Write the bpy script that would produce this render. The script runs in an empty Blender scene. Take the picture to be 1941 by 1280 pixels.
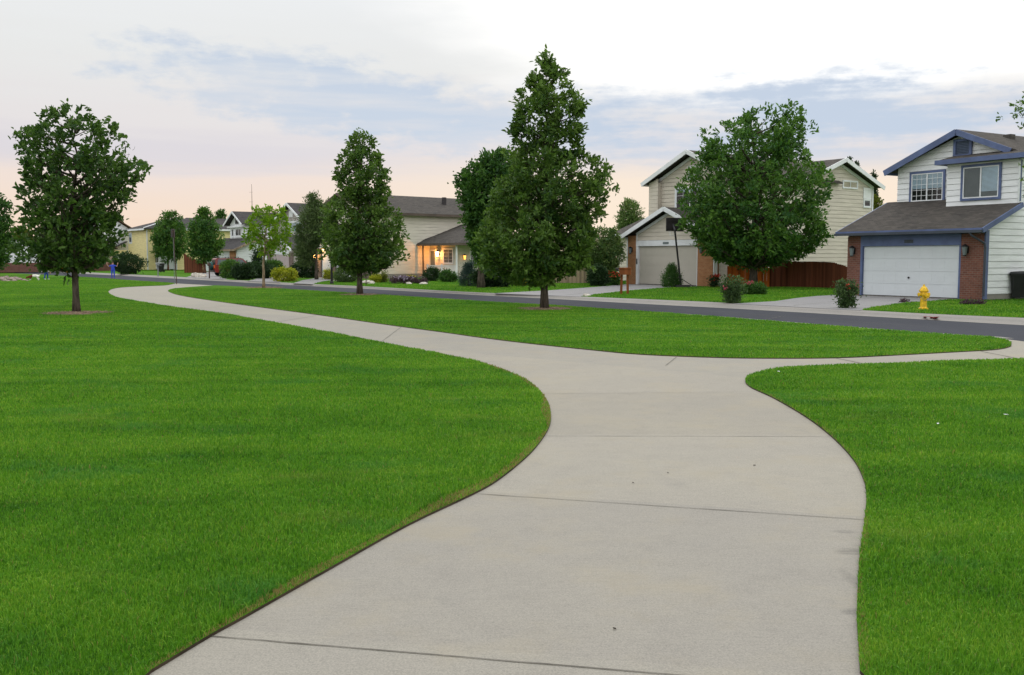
import bpy, math, random
import numpy as np
from mathutils import Vector, Matrix

random.seed(7)
RNG = np.random.default_rng(11)
PI = math.pi
scene = bpy.context.scene
COL = scene.collection

# ------------------------------------------------------------------ camera model (used to survey the place)
F_PX, CX, CY, YH, EYE = 1850.0, 970.5, 640.0, 492.0, 1.75
TH = math.atan((CY - YH) / F_PX)
CT, ST = math.cos(TH), math.sin(TH)


def ray(px, py):
    a = (px - CX) / F_PX
    b = (CY - py) / F_PX
    return (a, CT + ST * b, -ST + CT * b)


def G(px, py, z=0.0):
    """point of the ground plane (height z) surveyed from the photograph"""
    d = ray(px, py)
    t = (z - EYE) / d[2]
    return (d[0] * t, d[1] * t)


def scale_at(px, py, z=0.0):
    """metres per photograph pixel at a ground point"""
    x, y = G(px, py, z)
    return y / F_PX


# ------------------------------------------------------------------ object helpers
def tag(o, label=None, cat=None, group=None, kind=None):
    if label:
        o['label'] = label
    if cat:
        o['category'] = cat
    if group:
        o['group'] = group
    if kind:
        o['kind'] = kind
    return o


def empty(name, loc=(0, 0, 0), rz=0.0):
    o = bpy.data.objects.new(name, None)
    o.location = loc
    o.rotation_euler = (0, 0, rz)
    o.empty_display_size = 0.3
    COL.objects.link(o)
    return o


def np_mesh(name, V, faces_flat, starts, totals, mats=(), mat_idx=None, attrs=None, uv=None, smooth=False):
    me = bpy.data.meshes.new(name)
    V = np.asarray(V, dtype=np.float32)
    me.vertices.add(len(V))
    me.vertices.foreach_set('co', V.ravel())
    me.loops.add(len(faces_flat))
    me.loops.foreach_set('vertex_index', np.asarray(faces_flat, dtype=np.int32))
    me.polygons.add(len(starts))
    me.polygons.foreach_set('loop_start', np.asarray(starts, dtype=np.int32))
    try:
        me.polygons.foreach_set('loop_total', np.asarray(totals, dtype=np.int32))
    except Exception:
        pass
    if mat_idx is not None:
        me.polygons.foreach_set('material_index', np.asarray(mat_idx, dtype=np.int32))
    me.polygons.foreach_set('use_smooth', np.full(len(starts), bool(smooth), dtype=bool))
    for m in mats:
        me.materials.append(m)
    if attrs:
        for k, arr in attrs.items():
            at = me.attributes.new(k, 'FLOAT', 'POINT')
            at.data.foreach_set('value', np.asarray(arr, dtype=np.float32))
    if uv is not None:
        l = me.uv_layers.new(name='UVMap')
        l.data.foreach_set('uv', np.asarray(uv, dtype=np.float32).ravel())
    me.update(calc_edges=True)
    me.validate()
    return me


def link_mesh(name, me, parent=None, loc=None, rz=None):
    o = bpy.data.objects.new(name, me)
    COL.objects.link(o)
    if parent is not None:
        o.parent = parent
    if loc is not None:
        o.location = loc
    if rz is not None:
        o.rotation_euler = (0, 0, rz)
    return o


class MB:
    """collects polygons and links them as one mesh object"""

    def __init__(self):
        self.v, self.f, self.mi = [], [], []

    def poly(self, pts, m=0):
        b = len(self.v)
        self.v.extend([tuple(p) for p in pts])
        self.f.append(list(range(b, b + len(pts))))
        self.mi.append(m)
        return self

    def box(self, x0, x1, y0, y1, z0, z1, m=0):
        p = [(x0, y0, z0), (x1, y0, z0), (x1, y1, z0), (x0, y1, z0), (x0, y0, z1), (x1, y0, z1), (x1, y1, z1), (x0, y1, z1)]
        return self.hexa(p, m)

    def hexa(self, p, m=0):
        b = len(self.v)
        self.v.extend([tuple(q) for q in p])
        for f in ((3, 2, 1, 0), (4, 5, 6, 7), (0, 1, 5, 4), (1, 2, 6, 5), (2, 3, 7, 6), (3, 0, 4, 7)):
            self.f.append([b + i for i in f])
            self.mi.append(m)
        return self

    def slab(self, p, t, m=0, side=None):
        """four (or more) top corners (counter-clockwise from above), thickened downwards by t"""
        n = len(p)
        b = len(self.v)
        self.v.extend([tuple(q) for q in p])
        self.v.extend([(q[0], q[1], q[2] - t) for q in p])
        self.f.append([b + i for i in range(n)])
        self.f.append([b + n + i for i in reversed(range(n))])
        for i in range(n):
            j = (i + 1) % n
            self.f.append([b + j, b + i, b + n + i, b + n + j])
        self.mi.extend([m, m] + [m if side is None else side] * n)
        return self

    def beam(self, p, q, w, h, m=0, up=(0, 0, 1)):
        """rectangular bar from p to q, width w across, height h along up"""
        p, q, up = Vector(p), Vector(q), Vector(up)
        d = (q - p).normalized()
        s = d.cross(up).normalized()
        u = s.cross(d).normalized()
        c = []
        for e in (p, q):
            for a, b in ((-1, -1), (1, -1), (1, 1), (-1, 1)):
                c.append(e + s * (a * w / 2) + u * (b * h / 2))
        order = [c[0], c[1], c[5], c[4], c[3], c[2], c[6], c[7]]
        return self.hexa(order, m)

    def tube(self, pts, radii, n=8, m=0, cap=True):
        pts = [Vector(p) for p in pts]
        if not hasattr(radii, '__len__'):
            radii = [radii] * len(pts)
        rings = []
        ref = Vector((0.31, 0.87, 0.1))
        for i, p in enumerate(pts):
            d = (pts[min(i + 1, len(pts) - 1)] - pts[max(i - 1, 0)])
            if d.length < 1e-9:
                d = Vector((0, 0, 1))
            d.normalize()
            s = d.cross(ref)
            if s.length < 0.1:
                s = d.cross(Vector((1, 0, 0)))
            s.normalize()
            u = s.cross(d)
            b = len(self.v)
            for k in range(n):
                a = 2 * PI * k / n
                self.v.append(tuple(p + (s * math.cos(a) + u * math.sin(a)) * radii[i]))
            rings.append(b)
        for i in range(len(pts) - 1):
            a, b = rings[i], rings[i + 1]
            for k in range(n):
                k2 = (k + 1) % n
                self.f.append([a + k, a + k2, b + k2, b + k])
                self.mi.append(m)
        if cap:
            self.f.append([rings[0] + k for k in reversed(range(n))])
            self.mi.append(m)
            self.f.append([rings[-1] + k for k in range(n)])
            self.mi.append(m)
        return self

    def lathe(self, prof, n=20, c=(0, 0), m=0):
        rings = []
        for r, z in prof:
            b = len(self.v)
            for k in range(n):
                a = 2 * PI * k / n
                self.v.append((c[0] + r * math.cos(a), c[1] + r * math.sin(a), z))
            rings.append(b)
        for i in range(len(prof) - 1):
            a, b = rings[i], rings[i + 1]
            for k in range(n):
                k2 = (k + 1) % n
                self.f.append([a + k, a + k2, b + k2, b + k])
                self.mi.append(m)
        self.f.append([rings[0] + k for k in reversed(range(n))])
        self.f.append([rings[-1] + k for k in range(n)])
        self.mi.extend([m, m])
        return self

    def prism(self, poly, y0, y1, m=0):
        """outline in (x, z) extruded along y"""
        n = len(poly)
        b = len(self.v)
        self.v.extend([(x, y0, z) for x, z in poly])
        self.v.extend([(x, y1, z) for x, z in poly])
        self.f.append([b + i for i in range(n)])
        self.f.append([b + n + i for i in reversed(range(n))])
        for i in range(n):
            j = (i + 1) % n
            self.f.append([b + j, b + i, b + n + i, b + n + j])
        self.mi.extend([m] * (n + 2))
        return self

    def ball(self, c, r, n=10, m=0):
        prof = []
        k = n // 2 + 1
        rz = r if not hasattr(r, '__len__') else r[1]
        rr = r if not hasattr(r, '__len__') else r[0]
        for i in range(k + 1):
            a = -PI / 2 + PI * i / k
            prof.append((max(1e-4, rr * math.cos(a)), c[2] + rz * math.sin(a)))
        return self.lathe(prof, n, (c[0], c[1]), m)

    def siding(self, o, t, poly, pitch=0.24, lip=0.016, m=0, groove=0.020):
        """lap siding on a vertical wall: o = (x, y) origin, t = horizontal unit direction (outside on its right), poly = convex outline in (a, z)"""
        n = (t[1], -t[0])
        z0 = min(p[1] for p in poly)
        z1 = max(p[1] for p in poly)

        def clip(P, zc, keep_above):
            out = []
            for i in range(len(P)):
                a, b = P[i], P[(i + 1) % len(P)]
                ina = (a[1] >= zc - 1e-9) if keep_above else (a[1] <= zc + 1e-9)
                inb = (b[1] >= zc - 1e-9) if keep_above else (b[1] <= zc + 1e-9)
                if ina:
                    out.append(a)
                if ina != inb:
                    k = (zc - a[1]) / (b[1] - a[1])
                    out.append((a[0] + (b[0] - a[0]) * k, zc))
            return out
        k = 0
        self.poly([(o[0] + t[0] * a - n[0] * .03, o[1] + t[1] * a - n[1] * .03, z) for a, z in poly], m)
        while z0 + k * pitch < z1 - 1e-6:
            za, zb = z0 + k * pitch, min(z0 + (k + 1) * pitch, z1)
            za += groove
            if zb - za < 0.01:
                k += 1
                continue
            P = clip(clip(poly, za, True), zb, False)
            k += 1
            Q = []
            for p in P:
                if not Q or abs(p[0] - Q[-1][0]) + abs(p[1] - Q[-1][1]) > 1e-6:
                    Q.append(p)
            if len(Q) > 2 and abs(Q[0][0] - Q[-1][0]) + abs(Q[0][1] - Q[-1][1]) < 1e-6:
                Q.pop()
            if len(Q) < 3:
                continue
            pts = []
            for a, z in Q:
                off = lip * (1 - (z - za) / pitch) + 0.002
                pts.append((o[0] + t[0] * a + n[0] * off, o[1] + t[1] * a + n[1] * off, z))
            self.poly(pts, m)
            lo = [a for a, z in Q if z < za + 1e-5]
            if len(lo) >= 2:
                a0, a1 = min(lo), max(lo)
                f = lip + 0.002
                self.poly([(o[0] + t[0] * a0 + n[0] * 0.002, o[1] + t[1] * a0 + n[1] * 0.002, za), (o[0] + t[0] * a1 + n[0] * 0.002, o[1] + t[1] * a1 + n[1] * 0.002, za),
                           (o[0] + t[0] * a1 + n[0] * f, o[1] + t[1] * a1 + n[1] * f, za), (o[0] + t[0] * a0 + n[0] * f, o[1] + t[1] * a0 + n[1] * f, za)], m)
        return self

    def build(self, name, mats, parent=None, loc=None, rz=None, smooth=False):
        if not isinstance(mats, (list, tuple)):
            mats = [mats]
        V = np.array(self.v, dtype=np.float32)
        tot = np.array([len(f) for f in self.f])
        st = np.concatenate([[0], np.cumsum(tot)[:-1]])
        flat = np.array([i for f in self.f for i in f])
        uv = np.zeros((len(flat), 2), dtype=np.float32)
        for f, s in zip(self.f, st):
            P = V[f]
            nrm = np.zeros(3)
            for i in range(1, len(f) - 1):
                nrm += np.cross(P[i] - P[0], P[i + 1] - P[0])
            L = np.linalg.norm(nrm)
            nrm = nrm / L if L > 1e-12 else np.array([0, 0, 1.0])
            if abs(nrm[2]) > 0.985:
                uv[s:s + len(f)] = P[:, :2]
            else:
                t = np.array([-nrm[1], nrm[0], 0.0])
                t /= np.linalg.norm(t)
                b = np.cross(nrm, t)
                uv[s:s + len(f), 0] = P @ t
                uv[s:s + len(f), 1] = P @ b
        me = np_mesh(name, V, flat, st, tot, mats, self.mi, uv=uv, smooth=smooth)
        return link_mesh(name, me, parent, loc, rz)


# ------------------------------------------------------------------ materials
def srgb(r, g, b):
    def f(c):
        c /= 255.0
        return c / 12.92 if c <= 0.04045 else ((c + 0.055) / 1.055) ** 2.4
    return (f(r), f(g), f(b), 1.0)


class NT:
    def __init__(self, nt):
        self.nt = nt
        self.n = nt.nodes
        self.l = nt.links

    def node(self, t, **kw):
        n = self.n.new(t)
        for k, v in kw.items():
            setattr(n, k, v)
        return n

    def put(self, sock, v):
        if isinstance(v, bpy.types.NodeSocket):
            self.l.new(v, sock)
        elif v is not None:
            sock.default_value = v

    def math(self, op, a, b=None, c=None, clamp=False):
        n = self.node('ShaderNodeMath', operation=op)
        n.use_clamp = clamp
        self.put(n.inputs[0], a)
        if b is not None:
            self.put(n.inputs[1], b)
        if c is not None:
            self.put(n.inputs[2], c)
        return n.outputs[0]

    def smooth(self, v, a, b, lo=0.0, hi=1.0):
        n = self.node('ShaderNodeMapRange', interpolation_type='SMOOTHSTEP')
        self.put(n.inputs[0], v)
        self.put(n.inputs[1], a)
        self.put(n.inputs[2], b)
        self.put(n.inputs[3], lo)
        self.put(n.inputs[4], hi)
        return n.outputs[0]

    def mix(self, f, a, b, mode='MIX'):
        n = self.node('ShaderNodeMix', data_type='RGBA', blend_type=mode)
        self.put(n.inputs[0], f)
        self.put(n.inputs[6], a)
        self.put(n.inputs[7], b)
        return n.outputs[2]

    def noise(self, vec=None, scale=5.0, detail=3.0, rough=0.5, out=0):
        n = self.node('ShaderNodeTexNoise')
        if vec is not None:
            self.l.new(vec, n.inputs['Vector'])
        n.inputs['Scale'].default_value = scale
        n.inputs['Detail'].default_value = detail
        n.inputs['Roughness'].default_value = rough
        return n.outputs[out]

    def mapping(self, vec, scale=(1, 1, 1), rot=(0, 0, 0), loc=(0, 0, 0)):
        n = self.node('ShaderNodeMapping')
        self.l.new(vec, n.inputs[0])
        n.inputs['Scale'].default_value = scale
        n.inputs['Rotation'].default_value = rot
        n.inputs['Location'].default_value = loc
        return n.outputs[0]

    def attr(self, name):
        n = self.node('ShaderNodeAttribute')
        n.attribute_name = name
        return n.outputs['Fac']

    def bump(self, h, strength=0.3, dist=0.01):
        n = self.node('ShaderNodeBump')
        self.put(n.inputs['Height'], h)
        n.inputs['Strength'].default_value = strength
        n.inputs['Distance'].default_value = dist
        return n.outputs[0]


def new_mat(name):
    m = bpy.data.materials.new(name)
    m.use_nodes = True
    t = NT(m.node_tree)
    b = t.n['Principled BSDF']
    return m, t, b


def hexcol(c):
    return c if len(c) == 4 else (c[0], c[1], c[2], 1.0)


def paint(name, col, rough=0.6, var=0.12, scale=1.5, spec=0.3, metal=0.0, fine=0.06):
    """painted or plain surface with weathering"""
    m, t, b = new_mat(name)
    tc = t.node('ShaderNodeTexCoord').outputs['Object']
    n1 = t.noise(tc, scale, 4, 0.6)
    n2 = t.noise(tc, scale * 14, 3, 0.6)
    c = hexcol(col)
    dark = (c[0] * (1 - var * 1.6), c[1] * (1 - var * 1.6), c[2] * (1 - var * 1.7), 1)
    lite = (min(1, c[0] * (1 + var)), min(1, c[1] * (1 + var)), min(1, c[2] * (1 + var)), 1)
    mx = t.mix(t.smooth(n1, 0.3, 0.72), dark, lite)
    mx = t.mix(t.math('MULTIPLY', t.smooth(n2, 0.35, 0.75), fine * 4), mx, c)
    t.l.new(mx, b.inputs['Base Color'])
    b.inputs['Roughness'].default_value = rough
    b.inputs['Specular IOR Level'].default_value = spec
    b.inputs['Metallic'].default_value = metal
    t.l.new(t.bump(n2, 0.15, 0.004), b.inputs['Normal'])
    return m


def siding_mat(name, col, var=0.07):
    m, t, b = new_mat(name)
    uv = t.node('ShaderNodeTexCoord').outputs['UV']
    st = t.noise(t.mapping(uv, (0.8, 6, 1)), 1.0, 4, 0.6)
    fine = t.noise(t.mapping(uv, (3, 60, 1)), 1.0, 3, 0.6)
    c = hexcol(col)
    a = tuple(x * (1 - 1.5 * var) for x in c[:3]) + (1,)
    e = tuple(min(1, x * (1 + var)) for x in c[:3]) + (1,)
    t.l.new(t.mix(t.smooth(st, 0.3, 0.7), a, e), b.inputs['Base Color'])
    b.inputs['Roughness'].default_value = 0.6
    b.inputs['Specular IOR Level'].default_value = 0.3
    t.l.new(t.bump(fine, 0.2, 0.004), b.inputs['Normal'])
    return m


def brick_mat(name, c1, c2, mortar, sx=1.0):
    m, t, b = new_mat(name)
    uv = t.node('ShaderNodeTexCoord').outputs['UV']
    br = t.node('ShaderNodeTexBrick')
    t.l.new(uv, br.inputs['Vector'])
    br.inputs['Scale'].default_value = 1.0
    br.inputs['Brick Width'].default_value = 0.22 * sx
    br.inputs['Row Height'].default_value = 0.085 * sx
    br.inputs['Mortar Size'].default_value = 0.009 * sx
    br.inputs['Color1'].default_value = hexcol(c1)
    br.inputs['Color2'].default_value = hexcol(c2)
    br.inputs['Mortar'].default_value = hexcol(mortar)
    n = t.noise(uv, 2.2, 4, 0.6)
    n2 = t.noise(uv, 30, 3, 0.6)
    c = t.mix(t.smooth(n, 0.25, 0.75, 0.0, 0.35), br.outputs['Color'], (hexcol(c2)[0] * .55, hexcol(c2)[1] * .5, hexcol(c2)[2] * .5, 1))
    c = t.mix(t.smooth(n2, 0.4, 0.8, 0, 0.25), c, hexcol(mortar))
    t.l.new(c, b.inputs['Base Color'])
    b.inputs['Roughness'].default_value = 0.9
    b.inputs['Specular IOR Level'].default_value = 0.15
    t.l.new(t.bump(t.math('SUBTRACT', 1.0, br.outputs['Fac']), 0.7, 0.01), b.inputs['Normal'])
    return m


def shingle_mat(name, col):
    m, t, b = new_mat(name)
    uv = t.node('ShaderNodeTexCoord').outputs['UV']
    br = t.node('ShaderNodeTexBrick')
    t.l.new(uv, br.inputs['Vector'])
    c = hexcol(col)
    br.inputs['Scale'].default_value = 1.0
    br.inputs['Brick Width'].default_value = 0.31
    br.inputs['Row Height'].default_value = 0.145
    br.inputs['Mortar Size'].default_value = 0.006
    br.inputs['Color1'].default_value = (c[0] * 1.35, c[1] * 1.3, c[2] * 1.25, 1)
    br.inputs['Color2'].default_value = (c[0] * .7, c[1] * .7, c[2] * .7, 1)
    br.inputs['Mortar'].default_value = (c[0] * .35, c[1] * .35, c[2] * .35, 1)
    n = t.noise(uv, 0.7, 4, 0.6)
    n2 = t.noise(uv, 45, 2, 0.6)
    k = t.mix(t.smooth(n, 0.3, 0.7, 0, 0.35), br.outputs['Color'], (c[0] * 1.5, c[1] * 1.4, c[2] * 1.25, 1))
    k = t.mix(t.smooth(n2, 0.35, 0.7, 0, 0.5), k, (c[0] * .6, c[1] * .6, c[2] * .6, 1))
    t.l.new(k, b.inputs['Base Color'])
    b.inputs['Roughness'].default_value = 0.95
    b.inputs['Specular IOR Level'].default_value = 0.1
    t.l.new(t.bump(t.math('ADD', t.math('MULTIPLY', br.outputs['Fac'], -1.0), n2), 0.6, 0.012), b.inputs['Normal'])
    return m


def leaf_mat(name, dark, lite, trans=0.3, rough=0.5):
    m, t, b = new_mat(name)
    a = t.attr('tint')
    c = t.mix(a, hexcol(dark), hexcol(lite))
    t.l.new(c, b.inputs['Base Color'])
    b.inputs['Roughness'].default_value = rough
    b.inputs['Specular IOR Level'].default_value = 0.28
    tr = t.node('ShaderNodeBsdfTranslucent')
    c2 = t.mix(0.5, c, (hexcol(lite)[0] * 1.3, hexcol(lite)[1] * 1.4, hexcol(lite)[2] * .7, 1))
    t.l.new(c2, tr.inputs['Color'])
    mx = t.node('ShaderNodeMixShader')
    mx.inputs[0].default_value = trans
    t.l.new(b.outputs[0], mx.inputs[1])
    t.l.new(tr.outputs[0], mx.inputs[2])
    t.l.new(mx.outputs[0], t.n['Material Output'].inputs['Surface'])
    return m


def bark_mat(name, col):
    m, t, b = new_mat(name)
    tc = t.node('ShaderNodeTexCoord').outputs['Object']
    n = t.noise(t.mapping(tc, (14, 14, 2.5)), 1.0, 5, 0.65)
    c = hexcol(col)
    t.l.new(t.mix(t.smooth(n, 0.32, 0.68), (c[0] * .45, c[1] * .43, c[2] * .4, 1), (c[0] * 1.35, c[1] * 1.3, c[2] * 1.25, 1)), b.inputs['Base Color'])
    b.inputs['Roughness'].default_value = 0.95
    b.inputs['Specular IOR Level'].default_value = 0.1
    t.l.new(t.bump(n, 0.9, 0.03), b.inputs['Normal'])
    return m


def wood_mat(name, col):
    m, t, b = new_mat(name)
    uv = t.node('ShaderNodeTexCoord').outputs['UV']
    v = t.mapping(uv, (7.1, 0.9, 1))
    cell = t.node('ShaderNodeTexWhiteNoise', noise_dimensions='1D')
    sx = t.node('ShaderNodeSeparateXYZ')
    t.l.new(uv, sx.inputs[0])
    t.l.new(t.math('FLOOR', t.math('MULTIPLY', sx.outputs[0], 7.1)), cell.inputs['W'])
    g = t.noise(t.mapping(uv, (28, 1.2, 1)), 1.0, 4, 0.6)
    c = hexcol(col)
    k = t.mix(cell.outputs[0], (c[0] * .6, c[1] * .6, c[2] * .6, 1), (c[0] * 1.25, c[1] * 1.2, c[2] * 1.15, 1))
    k = t.mix(t.smooth(g, 0.35, 0.75, 0, 0.5), k, (c[0] * .45, c[1] * .4, c[2] * .4, 1))
    t.l.new(k, b.inputs['Base Color'])
    b.inputs['Roughness'].default_value = 0.85
    b.inputs['Specular IOR Level'].default_value = 0.15
    return m


def emit_mat(name, col, s):
    m, t, b = new_mat(name)
    b.inputs['Base Color'].default_value = hexcol(col)
    b.inputs['Emission Color'].default_value = hexcol(col)
    b.inputs['Emission Strength'].default_value = s
    return m


def glass_mat(name, tintc=(0.6, 0.66, 0.7), opac=0.35):
    m, t, b = new_mat(name)
    tr = t.node('ShaderNodeBsdfTransparent')
    tr.inputs[0].default_value = (0.82, 0.85, 0.86, 1)
    gl = t.node('ShaderNodeBsdfGlossy')
    gl.inputs['Roughness'].default_value = 0.06
    gl.inputs[0].default_value = (0.8, 0.85, 0.9, 1)
    fr = t.node('ShaderNodeFresnel')
    fr.inputs[0].default_value = 1.5
    f = t.math('ADD', t.math('MULTIPLY', fr.outputs[0], .7), 0.02, clamp=True)
    mx = t.node('ShaderNodeMixShader')
    t.l.new(f, mx.inputs[0])
    t.l.new(tr.outputs[0], mx.inputs[1])
    t.l.new(gl.outputs[0], mx.inputs[2])
    t.l.new(mx.outputs[0], t.n['Material Output'].inputs['Surface'])
    return m


def concrete_mat(name, col, joints=False, stain=0.5):
    m, t, b = new_mat(name)
    tc = t.node('ShaderNodeTexCoord').outputs['Object']
    big = t.noise(tc, 0.55, 5, 0.6)
    mid = t.noise(tc, 3.5, 5, 0.65)
    broom = t.noise(t.mapping(tc, (5, 70, 1), (0, 0, 0.05)), 1.0, 3, 0.6)
    fine = t.noise(tc, 120, 3, 0.75)
    spk = t.noise(tc, 70, 2, 0.5)
    c = hexcol(col)
    k = t.mix(t.smooth(big, 0.3, 0.72), (c[0] * .93, c[1] * .935, c[2] * .95, 1), (c[0] * 1.06, c[1] * 1.055, c[2] * 1.02, 1))
    k = t.mix(t.smooth(mid, 0.42, 0.78, 0, stain), k, (c[0] * .74, c[1] * .74, c[2] * .75, 1))
    k = t.mix(t.smooth(broom, 0.35, 0.75, 0, 0.34), k, (c[0] * .68, c[1] * .68, c[2] * .68, 1))
    k = t.mix(t.smooth(fine, 0.40, 0.68, 0, 0.55), k, (c[0] * 1.38, c[1] * 1.36, c[2] * 1.33, 1))
    k = t.mix(t.smooth(fine, 0.46, 0.32, 0, 0.5), k, (c[0] * .66, c[1] * .66, c[2] * .66, 1))
    k = t.mix(t.smooth(spk, 0.69, 0.76, 0, 0.5), k, (c[0] * .45, c[1] * .45, c[2] * .45, 1))
    if joints:
        # every slab was poured and has weathered a little differently; the slabs meet at the tooled joints
        px_ = t.node('ShaderNodeSeparateXYZ')
        t.l.new(tc, px_.inputs[0])
        base_k = k
        for lean_, at_, tone in ((.20, -50, (1.0, 1.0, 1.0)), (.20, 4.23, (.955, .955, .965)), (.279, 7.19, (1.035, 1.03, 1.015)), (0, 9.64, (.965, .955, .93)), (0, 12.7, (1.02, 1.01, .99)), (.9, 17.5, (.96, .96, .96)), (.9, 24, (1.02, 1.02, 1.0))):
            st_ = t.math('GREATER_THAN', t.math('ADD', px_.outputs[1], t.math('MULTIPLY', px_.outputs[0], lean_)), at_)
            k = t.mix(st_, k, t.mix(1.0, base_k, tone + (1,), 'MULTIPLY'))
        warmp = t.noise(tc, 1.1, 5, .65)
        k = t.mix(t.smooth(warmp, .48, .74, 0, .55), k, (c[0] * 1.06, c[1] * 1.0, c[2] * .86, 1))
        k = t.mix(t.smooth(t.noise(tc, 1.9, 5, .7), .56, .76, 0, .40), k, (c[0] * .74, c[1] * .76, c[2] * .80, 1))
        # dark tyre-rub and damp streaks close to the right border of the path
        sx = t.node('ShaderNodeSeparateXYZ')
        t.l.new(tc, sx.inputs[0])
        for x_, y_, wx, wy, a in ((2.05, 5.72, .15, .09, .55), (1.72, 4.72, .11, .07, .5), (2.14, 6.15, .10, .05, .4), (1.86, 5.2, .05, .25, .3)):
            dx = t.math('DIVIDE', t.math('SUBTRACT', sx.outputs[0], x_), wx)
            dy = t.math('DIVIDE', t.math('SUBTRACT', sx.outputs[1], y_), wy)
            r2 = t.math('ADD', t.math('MULTIPLY', dx, dx), t.math('MULTIPLY', dy, dy))
            f = t.math('MULTIPLY', t.smooth(r2, 1.0, .0), t.smooth(broom, .35, .62, .15, a))
            k = t.mix(f, k, (c[0] * .3, c[1] * .31, c[2] * .34, 1))
    t.l.new(k, b.inputs['Base Color'])
    b.inputs['Roughness'].default_value = 0.9
    b.inputs['Specular IOR Level'].default_value = 0.2
    t.l.new(t.bump(t.math('ADD', fine, broom), 0.4, 0.005), b.inputs['Normal'])
    return m


def asphalt_mat(name):
    m, t, b = new_mat(name)
    tc = t.node('ShaderNodeTexCoord').outputs['Object']
    big = t.noise(t.mapping(tc, (1, 0.35, 1), (0, 0, 0.55)), 0.35, 4, 0.6)
    fine = t.noise(tc, 70, 2, 0.7)
    k = t.mix(t.smooth(big, 0.3, 0.7), (0.038, 0.041, 0.050, 1), (0.052, 0.055, 0.066, 1))
    k = t.mix(t.smooth(fine, 0.35, 0.75, 0, 0.5), k, (0.085, 0.088, 0.098, 1))
    t.l.new(k, b.inputs['Base Color'])
    b.inputs['Roughness'].default_value = 1.0
    b.inputs['Specular IOR Level'].default_value = 0.08
    t.l.new(t.bump(fine, 0.5, 0.006), b.inputs['Normal'])
    return m


GRASS_DARK = (0.030, 0.115, 0.007, 1)
GRASS_MID = (0.100, 0.278, 0.013, 1)
GRASS_LITE = (0.26, 0.41, 0.036, 1)


def lawn_color(t, tc):
    """slow patches of the turf in world metres"""
    big = t.noise(tc, 0.22, 4, 0.55)
    band = t.noise(t.mapping(tc, (0.12, 1.1, 1), (0, 0, 0.12)), 1.0, 4, 0.6)
    mid = t.noise(tc, 1.7, 4, 0.6)
    return t.math('ADD', t.math('ADD', t.math('MULTIPLY', big, 0.35), t.math('MULTIPLY', band, 0.4)), t.math('MULTIPLY', mid, 0.25))


def lawn_mat(name):
    m, t, b = new_mat(name)
    tc = t.node('ShaderNodeTexCoord').outputs['Object']
    v = lawn_color(t, tc)
    fine = t.noise(t.mapping(tc, (30, 30, 30)), 1.0, 4, 0.7)
    k = t.mix(t.smooth(v, 0.36, 0.64), (0.045, 0.135, 0.007, 1), (0.090, 0.205, 0.013, 1))
    k = t.mix(t.smooth(fine, 0.4, 0.75, 0, 0.55), k, (0.012, 0.04, 0.005, 1))
    t.l.new(k, b.inputs['Base Color'])
    b.inputs['Roughness'].default_value = 1.0
    b.inputs['Specular IOR Level'].default_value = 0.05
    t.l.new(t.bump(fine, 0.9, 0.03), b.inputs['Normal'])
    return m


def blade_mat(name):
    m, t, b = new_mat(name)
    pos = t.node('ShaderNodeNewGeometry').outputs['Position']
    v = lawn_color(t, pos)
    a = t.attr('tint')
    s = t.math('ADD', t.math('MULTIPLY', t.math('SUBTRACT', v, 0.455), 2.1), a)
    k = t.mix(t.smooth(s, 0.05, 0.55), GRASS_DARK, GRASS_MID)
    k = t.mix(t.smooth(s, 0.5, 1.1), k, GRASS_LITE)
    pale = t.noise(t.mapping(pos, (.5, 1.3, 1), (0, 0, .1)), 1.0, 4, .65)
    k = t.mix(t.smooth(pale, .56, .74, 0, .42), k, (0.24, 0.30, 0.055, 1))
    cool = t.noise(t.mapping(pos, (.7, .8, 1), (0, 0, .4), (5, 3, 0)), 1.0, 4, .6)
    k = t.mix(t.smooth(cool, .52, .72, 0, .45), k, (0.045, 0.20, 0.045, 1))
    k = t.mix(t.attr('dry'), k, (0.28, 0.185, 0.075, 1))
    t.l.new(k, b.inputs['Base Color'])
    b.inputs['Roughness'].default_value = 0.55
    b.inputs['Specular IOR Level'].default_value = 0.18
    tr = t.node('ShaderNodeBsdfTranslucent')
    t.l.new(k, tr.inputs['Color'])
    mx = t.node('ShaderNodeMixShader')
    mx.inputs[0].default_value = 0.32
    t.l.new(b.outputs[0], mx.inputs[1])
    t.l.new(tr.outputs[0], mx.inputs[2])
    t.l.new(mx.outputs[0], t.n['Material Output'].inputs['Surface'])
    return m


M = {}
M['path'] = concrete_mat('path_concrete', (0.272, 0.255, 0.218), joints=True, stain=0.45)
M['kerb'] = concrete_mat('kerb_concrete', (0.245, 0.232, 0.212), stain=0.6)
M['drive'] = concrete_mat('drive_concrete', (0.235, 0.23, 0.23), stain=0.6)
M['asphalt'] = asphalt_mat('asphalt')
M['lawn'] = lawn_mat('turf')
M['blade'] = blade_mat('grass_blade')
M['soil'] = paint('soil', (0.05, 0.036, 0.022), 1.0, 0.3, 3)
M['mulch'] = paint('wood_mulch', (0.17, 0.115, 0.075), 1.0, 0.4, 9, fine=0.1)
M['joint'] = paint('joint_dirt', (0.155, 0.143, 0.12), 1.0, 0.3, 6)
M['white'] = siding_mat('white_siding', (0.77, 0.785, 0.80))
M['beige'] = siding_mat('beige_siding', (0.58, 0.53, 0.45))
M['cream'] = siding_mat('cream_siding', (0.64, 0.595, 0.50))
M['yellow'] = siding_mat('yellow_siding', (0.80, 0.69, 0.34))
M['greywall'] = siding_mat('mauve_grey_siding', (0.40, 0.36, 0.35))
M['brownwall'] = siding_mat('brown_siding', (0.42, 0.30, 0.22))
M['blue'] = paint('slate_blue_trim', (0.098, 0.132, 0.255), 0.5, 0.14)
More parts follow.
